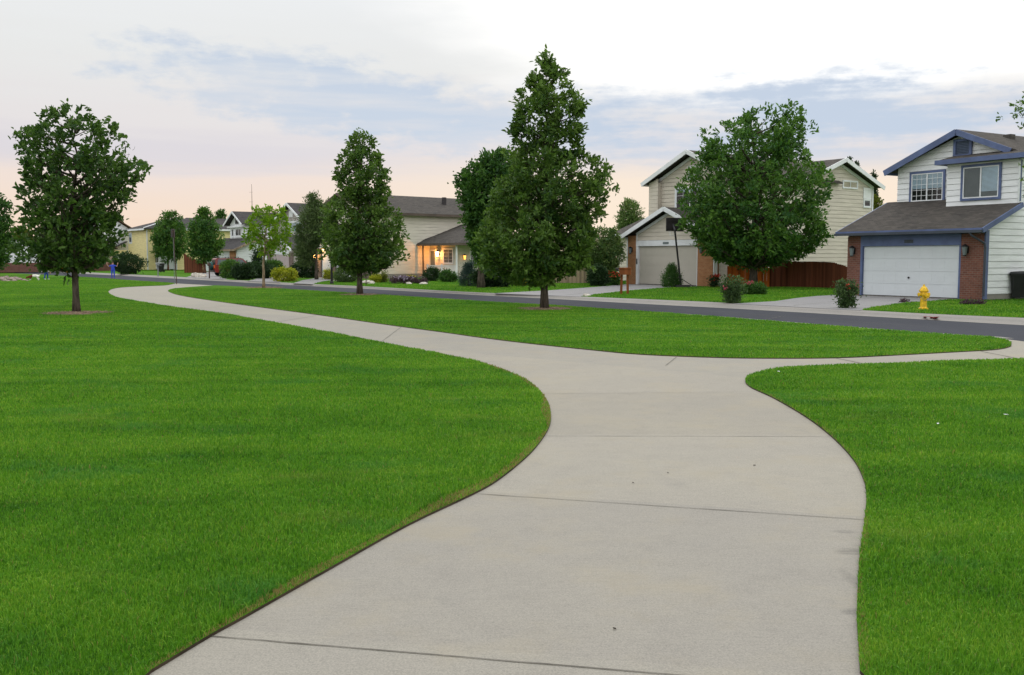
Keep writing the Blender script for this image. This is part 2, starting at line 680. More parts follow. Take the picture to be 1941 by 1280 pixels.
M['whitetrim'] = paint('white_trim', (0.72, 0.74, 0.76), 0.5, 0.06)
M['whitedoor'] = paint('white_garage_door', (0.60, 0.635, 0.66), 0.5, 0.02)
M['beigedoor'] = paint('beige_garage_door', (0.47, 0.44, 0.38), 0.55, 0.02)
M['mauvedoor'] = paint('mauve_garage_door', (0.45, 0.38, 0.38), 0.55, 0.05)
M['cap'] = paint('dark_gutter', (0.05, 0.06, 0.08), 0.5, 0.1)
M['browntrim'] = paint('brown_trim', (0.10, 0.075, 0.06), 0.6, 0.15)
M['brick'] = brick_mat('red_brick', (0.215, 0.088, 0.062), (0.14, 0.058, 0.044), (0.22, 0.155, 0.13))
M['tanbrick'] = brick_mat('tan_brick', (0.42, 0.20, 0.09), (0.33, 0.14, 0.06), (0.36, 0.24, 0.15))
M['greybrick'] = brick_mat('grey_brown_brick', (0.20, 0.15, 0.13), (0.14, 0.10, 0.09), (0.22, 0.19, 0.17))
M['roof'] = shingle_mat('grey_brown_shingle', (0.074, 0.069, 0.064))
M['roofgrey'] = shingle_mat('grey_shingle', (0.066, 0.064, 0.066))
M['roofbrown'] = shingle_mat('brown_shingle', (0.16, 0.10, 0.07))
M['glass'] = glass_mat('window_glass')
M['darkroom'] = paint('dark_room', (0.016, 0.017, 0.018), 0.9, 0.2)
M['blind'] = paint('pale_blind', (0.62, 0.76, 0.86), 0.7, 0.06)
M['warmblind'] = paint('warm_blind', (0.75, 0.66, 0.45), 0.7, 0.1)
M['curtain'] = paint('grey_curtain', (0.15, 0.18, 0.185), 0.8, 0.1)
M['black'] = paint('black_metal', (0.014, 0.014, 0.015), 0.45, 0.15)
M['darkgrey'] = paint('dark_grey_board', (0.035, 0.03, 0.032), 0.5, 0.15)
M['bin'] = paint('black_plastic', (0.012, 0.013, 0.014), 0.5, 0.2, 3, spec=0.4)
M['hydrant'] = paint('yellow_enamel', (0.74, 0.45, 0.010), 0.45, 0.24, 9, spec=0.5)
M['orangewood'] = wood_mat('orange_stained_wood', (0.50, 0.125, 0.022))
M['redwood'] = wood_mat('dark_red_stained_wood', (0.155, 0.052, 0.028))
M['oldwood'] = wood_mat('pale_old_wood', (0.34, 0.27, 0.19))
M['mailwood'] = wood_mat('reddish_mailbox_wood', (0.27, 0.09, 0.033))
M['red'] = paint('red_car_paint', (0.20, 0.016, 0.012), 0.3, 0.12, 2, spec=0.6)
M['teal'] = paint('teal_cover', (0.010, 0.075, 0.07), 0.6, 0.15)
M['tyre'] = paint('tyre_rubber', (0.012, 0.012, 0.012), 0.85, 0.2)
M['chrome'] = paint('grey_alloy', (0.35, 0.35, 0.36), 0.35, 0.1, metal=0.8)
M['carglass'] = paint('dark_car_glass', (0.02, 0.035, 0.045), 0.08, 0.1, spec=0.8)
M['orangelens'] = paint('orange_lens', (0.55, 0.12, 0.02), 0.25, 0.1)
M['redpaint'] = paint('red_spray_paint', (0.48, 0.055, 0.06), 0.8, 0.25, 8)
M['rock'] = paint('pinkish_rock', (0.30, 0.235, 0.21), 0.95, 0.35, 3)
M['palerock'] = paint('pale_rock', (0.52, 0.48, 0.42), 0.95, 0.25, 3)
M['bark'] = bark_mat('oak_bark', (0.085, 0.072, 0.060))
M['palebark'] = bark_mat('pale_young_bark', (0.26, 0.20, 0.14))
M['redbark'] = bark_mat('reddish_bark', (0.17, 0.09, 0.06))
M['steel'] = paint('galvanised_steel', (0.22, 0.24, 0.25), 0.5, 0.15, 5, metal=0.4)
M['rust'] = paint('red_brown_post', (0.085, 0.055, 0.045), 0.7, 0.2, 5)
M['lamp'] = emit_mat('lit_lamp_glass', (1.0, 0.62, 0.22), 14.0)
M['lampdim'] = emit_mat('dim_lamp_glass', (1.0, 0.45, 0.08), 2.5)
M['skin'] = paint('skin', (0.48, 0.29, 0.21), 0.6, 0.05)
M['denim'] = paint('blue_denim', (0.020, 0.055, 0.27), 0.85, 0.12, 6)
M['violet'] = paint('violet_blue_cloth', (0.15, 0.14, 0.62), 0.85, 0.1, 6)
M['bluecloth'] = paint('bright_blue_cloth', (0.035, 0.07, 0.48), 0.85, 0.1, 6)
M['shoe'] = paint('white_shoe', (0.7, 0.7, 0.68), 0.7, 0.08)
M['hairbrown'] = paint('brown_hair', (0.09, 0.055, 0.03), 0.8, 0.2, 9)
M['furwhite'] = paint('white_fur', (0.72, 0.69, 0.64), 0.95, 0.1, 9)
M['furbrown'] = paint('red_brown_fur', (0.14, 0.032, 0.015), 0.95, 0.2, 9)
M['paper'] = paint('white_paper', (0.75, 0.75, 0.74), 0.9, 0.05)
M['deadleaf'] = paint('dry_leaf', (0.035, 0.028, 0.018), 0.9, 0.2)
M['signwhite'] = paint('white_sign', (0.75, 0.77, 0.8), 0.6, 0.04)

LEAF = {
    'oak': leaf_mat('oak_leaf', (0.018, 0.056, 0.014), (0.095, 0.178, 0.030)),
    'oakb': leaf_mat('oak_leaf_light', (0.022, 0.064, 0.013), (0.125, 0.215, 0.034)),
    'dense': leaf_mat('dense_dark_leaf', (0.018, 0.065, 0.016), (0.070, 0.160, 0.022)),
    'ash': leaf_mat('ash_leaf', (0.022, 0.082, 0.020), (0.105, 0.215, 0.028)),
    'young': leaf_mat('young_yellow_green_leaf', (0.06, 0.16, 0.008), (0.21, 0.34, 0.014), 0.4),
    'grey': leaf_mat('grey_green_leaf', (0.045, 0.085, 0.030), (0.115, 0.170, 0.055)),
    'pale': leaf_mat('pale_green_leaf', (0.045, 0.105, 0.028), (0.165, 0.235, 0.065)),
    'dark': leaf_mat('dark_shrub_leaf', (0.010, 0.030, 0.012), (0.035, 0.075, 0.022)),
    'blue': leaf_mat('blue_green_needle', (0.016, 0.045, 0.040), (0.045, 0.090, 0.075)),
    'gold': leaf_mat('golden_green_leaf', (0.12, 0.18, 0.012), (0.46, 0.46, 0.03)),
    'olive': leaf_mat('olive_leaf', (0.05, 0.075, 0.012), (0.17, 0.19, 0.02)),
    'rose': leaf_mat('rose_leaf', (0.022, 0.058, 0.018), (0.085, 0.145, 0.045)),
    'purple': leaf_mat('purple_leaf', (0.030, 0.020, 0.025), (0.10, 0.055, 0.075)),
}
PETAL = {
    'red': leaf_mat('red_petal', (0.42, 0.02, 0.015), (0.65, 0.05, 0.03), 0.2),
    'pink': leaf_mat('pink_petal', (0.48, 0.03, 0.11), (0.62, 0.09, 0.18), 0.2),
    'yellow': leaf_mat('yellow_petal', (0.45, 0.36, 0.02), (0.65, 0.52, 0.05), 0.2),
    'lilac': leaf_mat('lilac_petal', (0.30, 0.24, 0.36), (0.5, 0.42, 0.55), 0.2),
    'orange': leaf_mat('orange_petal', (0.55, 0.10, 0.01), (0.70, 0.22, 0.02), 0.2),
}

# ------------------------------------------------------------------ ground plan
def smooth_line(pts, step=4, closed=False):
    """Catmull-Rom through world points"""
    P = [np.array(p[:2], dtype=float) for p in pts]
    out = []
    n = len(P)
    for i in range(n - 1):
        p0 = P[max(i - 1, 0)]
        p1, p2 = P[i], P[i + 1]
        p3 = P[min(i + 2, n - 1)]
        for k in range(step):
            t = k / step
            out.append(0.5 * ((2 * p1) + (-p0 + p2) * t + (2 * p0 - 5 * p1 + 4 * p2 - p3) * t * t + (-p0 + 3 * p1 - 3 * p2 + p3) * t ** 3))
    out.append(P[-1])
    return [tuple(p) for p in out]


def px_line(px, z=0.0, step=4):
    return smooth_line([G(a, b, z) for a, b in px], step)


def sheet(name, outline, z, mat, depth=None, kind='structure', edge=None):
    mb = MB()
    # keep counter-clockwise
    A = 0.0
    for i in range(len(outline)):
        x0, y0 = outline[i][:2]
        x1, y1 = outline[(i + 1) % len(outline)][:2]
        A += x0 * y1 - x1 * y0
    o = outline if A > 0 else outline[::-1]
    P = []
    for q in o:
        if not P or math.hypot(q[0] - P[-1][0], q[1] - P[-1][1]) > 0.004:
            P.append(q)
    if math.hypot(P[0][0] - P[-1][0], P[0][1] - P[-1][1]) < 0.004:
        P.pop()
    pts = [(q[0], q[1], z if len(q) < 3 else q[2]) for q in P]
    if depth:
        mb.slab(pts, depth, side=1 if edge else None)
    else:
        mb.poly(pts)
    ob = mb.build(name, [mat, edge] if edge else mat)
    ob['kind'] = kind
    return ob, P


# boundaries, surveyed in photograph pixels
L_EDGE = [(205, 553), (207, 557), (215, 561.5), (229, 566), (279, 574.6), (328, 582.6), (420, 595), (500, 608.5), (600, 627), (675, 641), (780, 662), (900, 686), (970, 709), (1008, 729), (1036, 760),
          (1044, 787), (1041, 812), (1022, 843), (994, 873), (943, 914), (893, 942), (772, 1000), (610, 1091.5), (458, 1178), (402, 1209), (288, 1278)]
L_TOP = [(333, 537.6), (316, 541.2), (285, 542.6), (254, 544.0), (227, 545.8), (212, 548.8), (205, 553)]
C_TOP = [(409, 541.6), (365, 544.3), (335, 547.0), (322, 549.6), (318.5, 552.3)]
C_LOW = [(318.5, 552.3), (322, 554.5), (334.5, 559), (365.5, 565), (420, 573.2), (480, 581.5), (600, 597.5), (750, 619), (840, 631), (910, 641), (999, 652), (1122, 665), (1216, 673.5), (1361, 679.5),
         (1472, 680.9), (1584, 680), (1695, 675), (1807, 669), (1885, 664.5), (1912, 659.5), (1917, 655), (1914, 649.5), (1901, 644.5), (1879, 640.2)]
R_TOP = [(1414, 729), (1413, 722), (1420, 714), (1445, 706), (1500, 697.5), (1640, 692.5), (1807, 686), (1941, 682)]
R_EDGE = [(1414, 729), (1426, 738), (1467, 757), (1528, 793), (1578, 832), (1617, 874), (1637, 913), (1642, 946), (1638, 996), (1630, 1052), (1626, 1113), (1624, 1175), (1627, 1230), (1630, 1280)]
NEAR = [(0, 517.4), (80, 521), (160, 525.5), (250, 532), (333, 537.3), (409, 541.3), (500, 546), (600, 552), (700, 558), (880, 570), (1035, 578.8), (1120, 584.5), (1240, 592.8), (1390, 604), (1581, 619.5), (1680, 627.4),
        (1760, 633), (1830, 637.6), (1879, 640.2)]
FAR = [(0, 512), (80, 515.3), (160, 519.3), (300, 526.6), (420, 533.4), (500, 538), (600, 543.2), (700, 548.2), (880, 558.5), (1035, 566.3), (1240, 577.6), (1400, 586), (1680, 602), (1800, 609), (1941, 617)]
WALK = [(0, 509.5), (80, 512.5), (160, 516.2), (300, 523.0), (420, 529.6), (500, 534), (600, 539), (700, 543.6), (880, 553.4), (1035, 559.8), (1240, 568.2), (1400, 575.5), (1680, 591), (1800, 597), (1941, 603)]

l_edge = px_line(L_EDGE)
l_top = px_line(L_TOP)
c_top = px_line(C_TOP)
c_low = px_line(C_LOW)
r_top = px_line(R_TOP)
r_edge = px_line(R_EDGE)
near = px_line(NEAR)
far = px_line(FAR)
walk = px_line(WALK, 0.12)

near_curb_right = [G(1879, 640.2), G(1903, 643), G(1941, 648)]


def extend(a, b, d):
    v = np.array(b[:2]) - np.array(a[:2])
    v /= np.linalg.norm(v)
    return (b[0] + v[0] * d, b[1] + v[1] * d)


far_r = [extend(far[-8], far[-1], 10), extend(far[-8], far[-1], 40)]
walk_r = [extend(walk[-8], walk[-1], 10), extend(walk[-8], walk[-1], 40)]
near_r = [(G(1941, 648)[0] + 8.5 * .55, G(1941, 648)[1] - 8.5 * .83), (G(1941, 648)[0] + 40 * .55, G(1941, 648)[1] - 40 * .83)]
far_l = [extend(far[8], far[0], 60), extend(far[8], far[0], 200)]
near_l = [extend(near[8], near[0], 60), extend(near[8], near[0], 200)]
walk_l = [extend(walk[8], walk[0], 60), extend(walk[8], walk[0], 200)]

# the big ground sheet
gs = MB()
gs.poly([(-900, -60, -0.06), (900, -60, -0.06), (900, 1500, -0.06), (-900, 1500, -0.06)])
gr = gs.build('ground', M['lawn'])
gr['kind'] = 'structure'

# road
road_out = near_l[::-1] + near + near_curb_right[1:] + near_r + far_r[::-1] + far[::-1] + far_l
road, _ = sheet('road', road_out, 0.0, M['asphalt'])

# path: one sheet of concrete bounded by the three lawns and the road
path_out = ([(-2.3, -12), (-1.95, 0.0)] + l_edge[::-1] + l_top[::-1] + [G(409, 541.6)] + c_top[1:] + c_low[1:] + near_curb_right[1:] +
            [near_r[0], (near_r[0][0] - 3.2, near_r[0][1] - 1.4), G(1941, 682)] + r_top[::-1][1:] + r_edge[1:] + [(1.62, 0.0), (1.75, -12)])
path, _ = sheet('path', path_out, 0.006, M['path'])

# lawns, slightly higher than the concrete they border
LZ = 0.022
lawnL_out = [(-1.95, 0.0), (-2.3, -12), (-40, -12), (-120, 40)] + [near_l[0]] + [p for p in near if p[0] < G(333, 537.6)[0] - 0.2] + l_top + l_edge[1:]
lawnL, lawnL_P = sheet('lawn', lawnL_out, LZ, M['lawn'], 0.07, edge=M['soil'])
ci = [p for p in near if p[0] > G(409, 541.6)[0] + 0.2]
CURB_W = 0.34


def offset_line(line, d):
    out = []
    for i, p in enumerate(line):
        a = np.array(line[max(i - 1, 0)][:2])
        b = np.array(line[min(i + 1, len(line) - 1)][:2])
        v = b - a
        v /= np.linalg.norm(v) + 1e-12
        out.append((p[0] + v[1] * d, p[1] - v[0] * d))
    return out


near_in = offset_line(ci, 0.0)
lawnC_out = c_top[::-1][:-1] + [G(409, 541.6)] + near_in[:-1] + c_low[::-1][:-1]
lawnC, lawnC_P = sheet('lawn', lawnC_out, LZ, M['lawn'], 0.07, edge=M['soil'])
lawnR_out = r_edge + [(1.62, 0.0), (1.75, -12), (40, -12), (24, 2), (near_r[0][0] - 3.2, near_r[0][1] - 1.4)] + r_top[::-1][:-1]
lawnR, lawnR_P = sheet('lawn', lawnR_out, LZ, M['lawn'], 0.07, edge=M['soil'])

# near kerb: narrow concrete strip along the edge of the road
kl = [p for p in near if p[0] > G(1240, 592)[0]] + near_curb_right[1:2]
ko, _ = sheet('kerb', kl + offset_line(kl, -0.26)[::-1], 0.012, M['kerb'])

# far side: gutter pan, rolled kerb and walk in one cross-section swept along the street
full_far = far_l[::-1] + far + far_r
full_walk = walk_l[::-1] + walk + walk_r


def resample(line, n):
    L = np.array([p[:2] for p in line])
    d = np.concatenate([[0], np.cumsum(np.linalg.norm(np.diff(L, axis=0), axis=1))])
    t = np.linspace(0, d[-1], n)
    return np.stack([np.interp(t, d, L[:, 0]), np.interp(t, d, L[:, 1])], 1)


def even_pair(a, b, per=4):
    """pair both lines segment by segment (same surveyed stations)"""
    return np.array([p[:2] for p in a]), np.array([p[:2] for p in b])


A_, B_ = even_pair(full_far, full_walk)
kb = MB()
prof = [(0.0, 0.004), (0.28, 0.010), (0.42, 0.045), (0.52, 0.095), (0.62, 0.115), (1.0, 0.125)]
rows = []
for i in range(len(A_)):
    w = np.linalg.norm(B_[i] - A_[i])
    rows.append([tuple(A_[i] + (B_[i] - A_[i]) * f) + (z,) for f, z in prof])
for i in range(len(rows) - 1):
    for j in range(len(prof) - 1):
        kb.poly([rows[i][j], rows[i + 1][j], rows[i + 1][j + 1], rows[i][j + 1]])
kb_o = kb.build('pavement', M['kerb'], smooth=True)
kb_o['kind'] = 'structure'

# far yards
back = [(60, 20), (90, 60), (60, 160), (0, 220), (-120, 300), (-420, 420)]
yard_out = [tuple(p) for p in full_walk] + back
yard, yard_P = sheet('lawn', yard_out, 0.130, M['lawn'])


def drive(px, z=0.1335):
    o, P = sheet('driveway', [G(a, b, z) for a, b in px], z, M['drive'], .03)
    return P


DRIVES = [
    drive([(1388, 575.6), (1470, 571), (1510, 565), (1550, 561), (1610, 558), (1640, 556), (1830, 564), (1815, 567.5), (1720, 573.5), (1655, 582), (1632, 588.3), (1520, 582.5)]),
    drive([(938, 556.0), (1040, 550.5), (1130, 544), (1192, 538.5), (1215, 536), (1335, 541), (1322, 543), (1262, 545.5), (1200, 550.3), (1135, 557.5), (1098, 562.4), (1035, 559.9)]),
    drive([(556, 537), (573, 531.5), (606, 526), (625, 524.5), (690, 526), (660, 530), (615, 533), (592, 538.7)]),
    drive([(470, 532.5), (500, 525), (512, 518.5), (548, 518.5), (547, 525), (530, 535.6)]),
    drive([(352, 525.9), (388, 515.5), (420, 515.5), (448, 524), (424, 530)]),
]


# ------------------------------------------------------------------ path joints, stains, marks
def strip(mb, px_a, px_b, w, z, wob=0.004):
    zg = z if z > .05 else 0.0
    a, b = np.array(G(*px_a, zg)), np.array(G(*px_b, zg))
    n = 14
    d = (b - a) / np.linalg.norm(b - a)
    s = np.array([-d[1], d[0]])
    prev = None
    for i in range(n + 1):
        c = a + (b - a) * i / n + s * RNG.normal(0, wob * 0.35)
        ww = w * RNG.uniform(0.6, 1.25)
        cur = (c - s * ww / 2, c + s * ww / 2)
        if prev is not None:
            mb.poly([(prev[0][0], prev[0][1], z), (cur[0][0], cur[0][1], z), (cur[1][0], cur[1][1], z), (prev[1][0], prev[1][1], z)])
        prev = cur


jm = MB()
for a, b, w in (((402, 1209.5), (1628, 1312), 0.0095), ((903, 938), (1639, 987.5), 0.009), ((1032, 828), (1574, 829), 0.009), ((1028, 748), (1440, 744), 0.007), ((1284, 676.5), (1262, 694), 0.022), ((1584, 680), (1646, 692.3), 0.05),
                ((760, 621), (720, 651), 0.02), ((600, 599), (520, 612), 0.03), ((460, 580), (350, 586), 0.03), ((1860, 667), (1935, 682.0), 0.03)):
    strip(jm, a, b, w, 0.010)
jo = jm.build('path_joint', M['joint'])
jo['kind'] = 'structure'

# driveway joints on the far side
jm = MB()
for a, b in (((1478, 572), (1668, 580)), ((1530, 564.5), (1745, 571.5)), ((1505, 579), (1690, 561)), ((1010, 553.5), (1160, 554)), ((1110, 546.5), (1225, 547.2)), ((1075, 559), (1262, 540))):
    strip(jm, a, b, .03, .1375)
jo = jm.build('driveway_joint', M['joint'])
jo['kind'] = 'structure'
# patched seams in the asphalt
tm_ = MB()
for a, b in (((1120, 574), (1300, 586)), ((1300, 586.5), (1760, 620)), ((1480, 600), (1452, 606)), ((760, 556.5), (980, 569.5))):
    strip(tm_, a, b, .05, .004, .06)
jo = tm_.build('road_seam', paint('tar_seam', (.018, .018, .02), .7, .2))
jo['kind'] = 'structure'

# red spray marks on the gutter by the hydrant
rm = MB()


def spray(cx, cy, strokes, sx=1.0):
    for st in strokes:
        P = []
        for p in st:
            X_, Y_ = cx + p[0] * sx, cy + p[1]
            yf = np.interp(X_, [q[0] for q in FAR], [q[1] for q in FAR])
            yw = np.interp(X_, [q[0] for q in WALK], [q[1] for q in WALK])
            z_ = float(np.interp((yf - Y_) / (yf - yw), [q[0] for q in prof], [q[1] for q in prof]))
            P.append(G(X_, Y_, z_) + (z_ + .008,))
        for a, b in zip(P[:-1], P[1:]):
            rm.beam(a, b, 0.085, 0.006)


spray(1752, 600.5, [[(9, .2), (1, .4), (1, 1.4), (7, 1.8), (6, 3.6), (0, 4)], [(9, 2), (12, 2)], [(13, 1), (15, 4), (18, 1.5)], [(19, 4.5), (21, 1)], [(20, 3), (26, .8)]])
spray(1684, 598.5, [[(0, 1), (8, .5)], [(9, 1), (14, 1.5)]], 1.0)
ro = rm.build('road_marking', M['redpaint'])
ro['kind'] = 'structure'


# ------------------------------------------------------------------ grass
def in_poly(P, X, Y):
    P = np.array([p[:2] for p in P])
    inside = np.zeros(len(X), dtype=bool)
    x0, y0 = P[:, 0], P[:, 1]
    x1, y1 = np.roll(x0, -1), np.roll(y0, -1)
    for i in range(len(P)):
        if y0[i] == y1[i]:
            continue
        c = ((y0[i] > Y) != (y1[i] > Y)) & (X < (x1[i] - x0[i]) * (Y - y0[i]) / (y1[i] - y0[i]) + x0[i])
        inside ^= c
    return inside


def dist_line(line, X, Y):
    L = np.array([p[:2] for p in line])
    d = np.full(len(X), 1e9)
    for i in range(len(L) - 1):
        a, b = L[i], L[i + 1]
        ab = b - a
        den = max(1e-12, ab @ ab)
        t = np.clip(((X - a[0]) * ab[0] + (Y - a[1]) * ab[1]) / den, 0, 1)
        d = np.minimum(d, np.hypot(X - a[0] - ab[0] * t, Y - a[1] - ab[1] * t))
    return d


def blades(X, Y, Z0, H, W, tint, dry, lean):
    n = len(X)
    th = RNG.uniform(0, 2 * PI, n)
    lt = RNG.uniform(0, 2 * PI, n)
    la = np.abs(RNG.normal(0, lean, n)) * H
    dx, dy = np.cos(th) * W / 2, np.sin(th) * W / 2
    lx, ly = np.cos(lt) * la, np.sin(lt) * la
    V = np.zeros((n, 5, 3), dtype=np.float32)
    V[:, 0] = np.stack([X - dx, Y - dy, Z0], 1)
    V[:, 1] = np.stack([X + dx, Y + dy, Z0], 1)
    V[:, 2] = np.stack([X - dx * .75 + lx * .35, Y - dy * .75 + ly * .35, Z0 + H * .6], 1)
    V[:, 3] = np.stack([X + dx * .75 + lx * .35, Y + dy * .75 + ly * .35, Z0 + H * .6], 1)
    V[:, 4] = np.stack([X + lx, Y + ly, Z0 + H * (1 - 0.25 * np.minimum(1, la / np.maximum(H, 1e-6)))], 1)
    b = (np.arange(n) * 5)[:, None]
    quad = b + np.array([0, 1, 3, 2])
    tri = b + np.array([2, 3, 4])
    flat = np.concatenate([quad, tri], 1).ravel()
    tot = np.tile([4, 3], n)
    st = np.concatenate([[0], np.cumsum(tot)[:-1]])
    return V.reshape(-1, 3), flat, st, tot, np.repeat(tint, 5), np.repeat(dry, 5)


def grow(name, poly, z, edges, d0, d1, dens0, label, hmin=0.024, hmax=0.046, xr=None, wmax=0.022, avoid=()):
    P = np.array([p[:2] for p in poly])
    # sample uniformly in polar coordinates around the viewpoint, which thins the turf with distance
    az0, az1 = -1.05, 1.05
    pw = 1.62

    def dens(D):
        return dens0 * np.where(D < 5, 1.0, (5.0 / np.maximum(D, 1e-6)) ** pw)
    D = np.linspace(d0, d1, 800)
    wgt = dens(D) * D
    cdf = np.concatenate([[0], np.cumsum((wgt[1:] + wgt[:-1]) / 2 * np.diff(D))])
    total = int(cdf[-1] * (az1 - az0))
    u = RNG.uniform(0, cdf[-1], total)
    R = np.interp(u, cdf, D)
    A = RNG.uniform(az0, az1, total)
    X, Y = R * np.sin(A), R * np.cos(A)
    k = in_poly(P, X, Y)
    # sparser, broader turf towards the sides
    k &= (np.abs(A) < 0.62) | (RNG.uniform(0, 1, len(A)) < 0.45)
    X, Y, R, A = X[k], Y[k], R[k], A[k]
    for av in avoid:
        if len(av) == 3 and not hasattr(av[0], '__len__'):
            k = np.hypot(X - av[0], Y - av[1]) > av[2] * (0.8 + 0.3 * np.sin(5 * np.arctan2(Y - av[1], X - av[0])))
        else:
            k = ~in_poly(av, X, Y)
        X, Y, R, A = X[k], Y[k], R[k], A[k]
    n = len(X)
    H = RNG.uniform(hmin, hmax, n)
    # slow variation of height
    H *= 1 + 0.25 * np.sin(X * 2.1 + 1.3 * np.sin(Y * 1.7)) * np.sin(Y * 2.6 + X)
    W = np.clip(0.0031 * RNG.uniform(.7, 1.4, n) * np.maximum(1, R / 4.2) ** 0.95, 0.003, wmax)
    W = np.where(np.abs(A) < 0.62, W, W * 1.6)
    tint = np.clip(RNG.normal(0.42, 0.2, n), 0, 1)
    dry = (RNG.uniform(0, 1, n) < 0.018) * RNG.uniform(.4, .9, n)
    for e, wd, pr in edges:
        dd = dist_line(e, X, Y)
        m = dd < wd * (0.55 + 0.45 * np.sin(X * 3.1) * np.sin(Y * 2.3 + 1))
        hit = m & (RNG.uniform(0, 1, n) < pr)
        dry = np.where(hit, RNG.uniform(.55, 1, n), dry)
        H = np.where(hit, H * RNG.uniform(.35, .8, n), H)
    V, flat, st, tot, ti, dr = blades(X, Y, np.full(n, z - 0.004), H, W, tint, dry, 0.55)
    me = np_mesh(name, V, flat, st, tot, [M['blade']], attrs={'tint': ti, 'dry': dr})
    o = link_mesh(name, me)
    tag(o, label, 'grass', kind='stuff')
    print('GRASS', name, n)
    return o


RINGS = [(G(145, 595.5), 1.08), (G(682, 560), 1.0), (G(1032, 587), 0.95), (G(500, 546.5), 1.25)]
ring_av = [(c[0], c[1], r * 0.92) for c, r in RINGS]
ledge_near = l_edge[-60:]
grow('grass', lawnL_P, LZ, [(ledge_near, 0.12, 0.90), (l_edge[16:-60], 0.07, 0.5)], 1.2, 105, 15000, 'short green grass of the large lawn left of the path', avoid=ring_av)
grow('grass', lawnC_P, LZ, [(c_low, 0.07, 0.35)], 12, 62, 13000, 'short green grass of the lawn between path and street', avoid=ring_av)
grow('grass', lawnR_P, LZ, [(r_edge, 0.05, 0.45)], 1.2, 40, 15000, 'short green grass of the lawn right of the path')
grow('grass', yard_P, 0.130, [], 26, 75, 7500, 'short green grass of the house yards beyond the street', hmin=0.03, hmax=0.07, wmax=0.028, avoid=DRIVES)


# ------------------------------------------------------------------ foliage
def leaf_cloud(centers, sig, per, size, aspect=0.5, outward=None, tint_c=None, droop=0.0, upbias=0.35, rng=RNG):
    """folded diamond leaves scattered round cluster centres; returns mesh arrays"""
    C = np.repeat(np.asarray(centers), per, axis=0)
    n = len(C)
    S = np.repeat(sig, per) if hasattr(sig, '__len__') else np.full(n, sig)
    P = C + rng.normal(0, 1, (n, 3)) * S[:, None] * np.array([1, 1, 0.8])
    d = rng.normal(0, 1, (n, 3))
    if outward is not None:
        d += np.repeat(outward, per, axis=0) * 1.0
    d[:, 2] -= droop
    d /= np.linalg.norm(d, axis=1)[:, None] + 1e-9
    nn = rng.normal(0, 1, (n, 3))
    nn[:, 2] += upbias * 2.5
    s = np.cross(d, nn)
    s /= np.linalg.norm(s, axis=1)[:, None] + 1e-9
    nn = np.cross(s, d)
    L = size * rng.uniform(0.65, 1.3, n)[:, None]
    Wd = L * aspect * 0.5
    fold = Wd * rng.uniform(0.1, 0.7, n)[:, None]
    V = np.zeros((n, 6, 3), dtype=np.float32)
    V[:, 0] = P
    V[:, 1] = P + d * L * 0.35 + s * Wd + nn * fold
    V[:, 2] = P + d * L * 0.72 + s * Wd * .75 + nn * fold * .8
    V[:, 3] = P + d * L - nn * L * 0.08
    V[:, 4] = P + d * L * 0.72 - s * Wd * .75 + nn * fold * .8
    V[:, 5] = P + d * L * 0.35 - s * Wd + nn * fold
    b = (np.arange(n) * 6)[:, None]
    q1 = b + np.array([0, 1, 2, 3])
    q2 = b + np.array([0, 3, 4, 5])
    flat = np.concatenate([q1, q2], 1).ravel()
    tot = np.full(2 * n, 4)
    st = np.arange(2 * n) * 4
    tc = np.repeat(tint_c, per) if tint_c is not None else np.full(n, 0.5)
    tint = np.clip(tc + rng.normal(0, 0.24, n), 0, 1)
    return V.reshape(-1, 3), flat, st, tot, np.repeat(tint, 6)


def leaves_obj(name, parts, mat, parent):
    Vs, Fs, Ss, Ts, As = [], [], [], [], []
    vo = fo = 0
    for V, flat, st, tot, ti in parts:
        Vs.append(V)
        Fs.append(flat + vo)
        Ss.append(st + fo)
        Ts.append(tot)
        As.append(ti)
        vo += len(V)
        fo += len(flat)
    me = np_mesh(name, np.concatenate(Vs), np.concatenate(Fs), np.concatenate(Ss), np.concatenate(Ts), [mat], attrs={'tint': np.concatenate(As)})
    return link_mesh(name, me, parent)


def profile_fn(prof):
    P = np.array(sorted(prof))

    def f(z, phi):
        l = np.interp(z, P[:, 0], P[:, 1], left=0, right=0)
        r = np.interp(z, P[:, 0], P[:, 2], left=0, right=0)
        c = math.cos(phi)
        return max(0.02, r * (1 + c) / 2 + l * (1 - c) / 2 if abs(c) > 0.999 else (r * (0.5 + c / 2) + l * (0.5 - c / 2)))
    return f, P[0, 0], P[-1, 0]


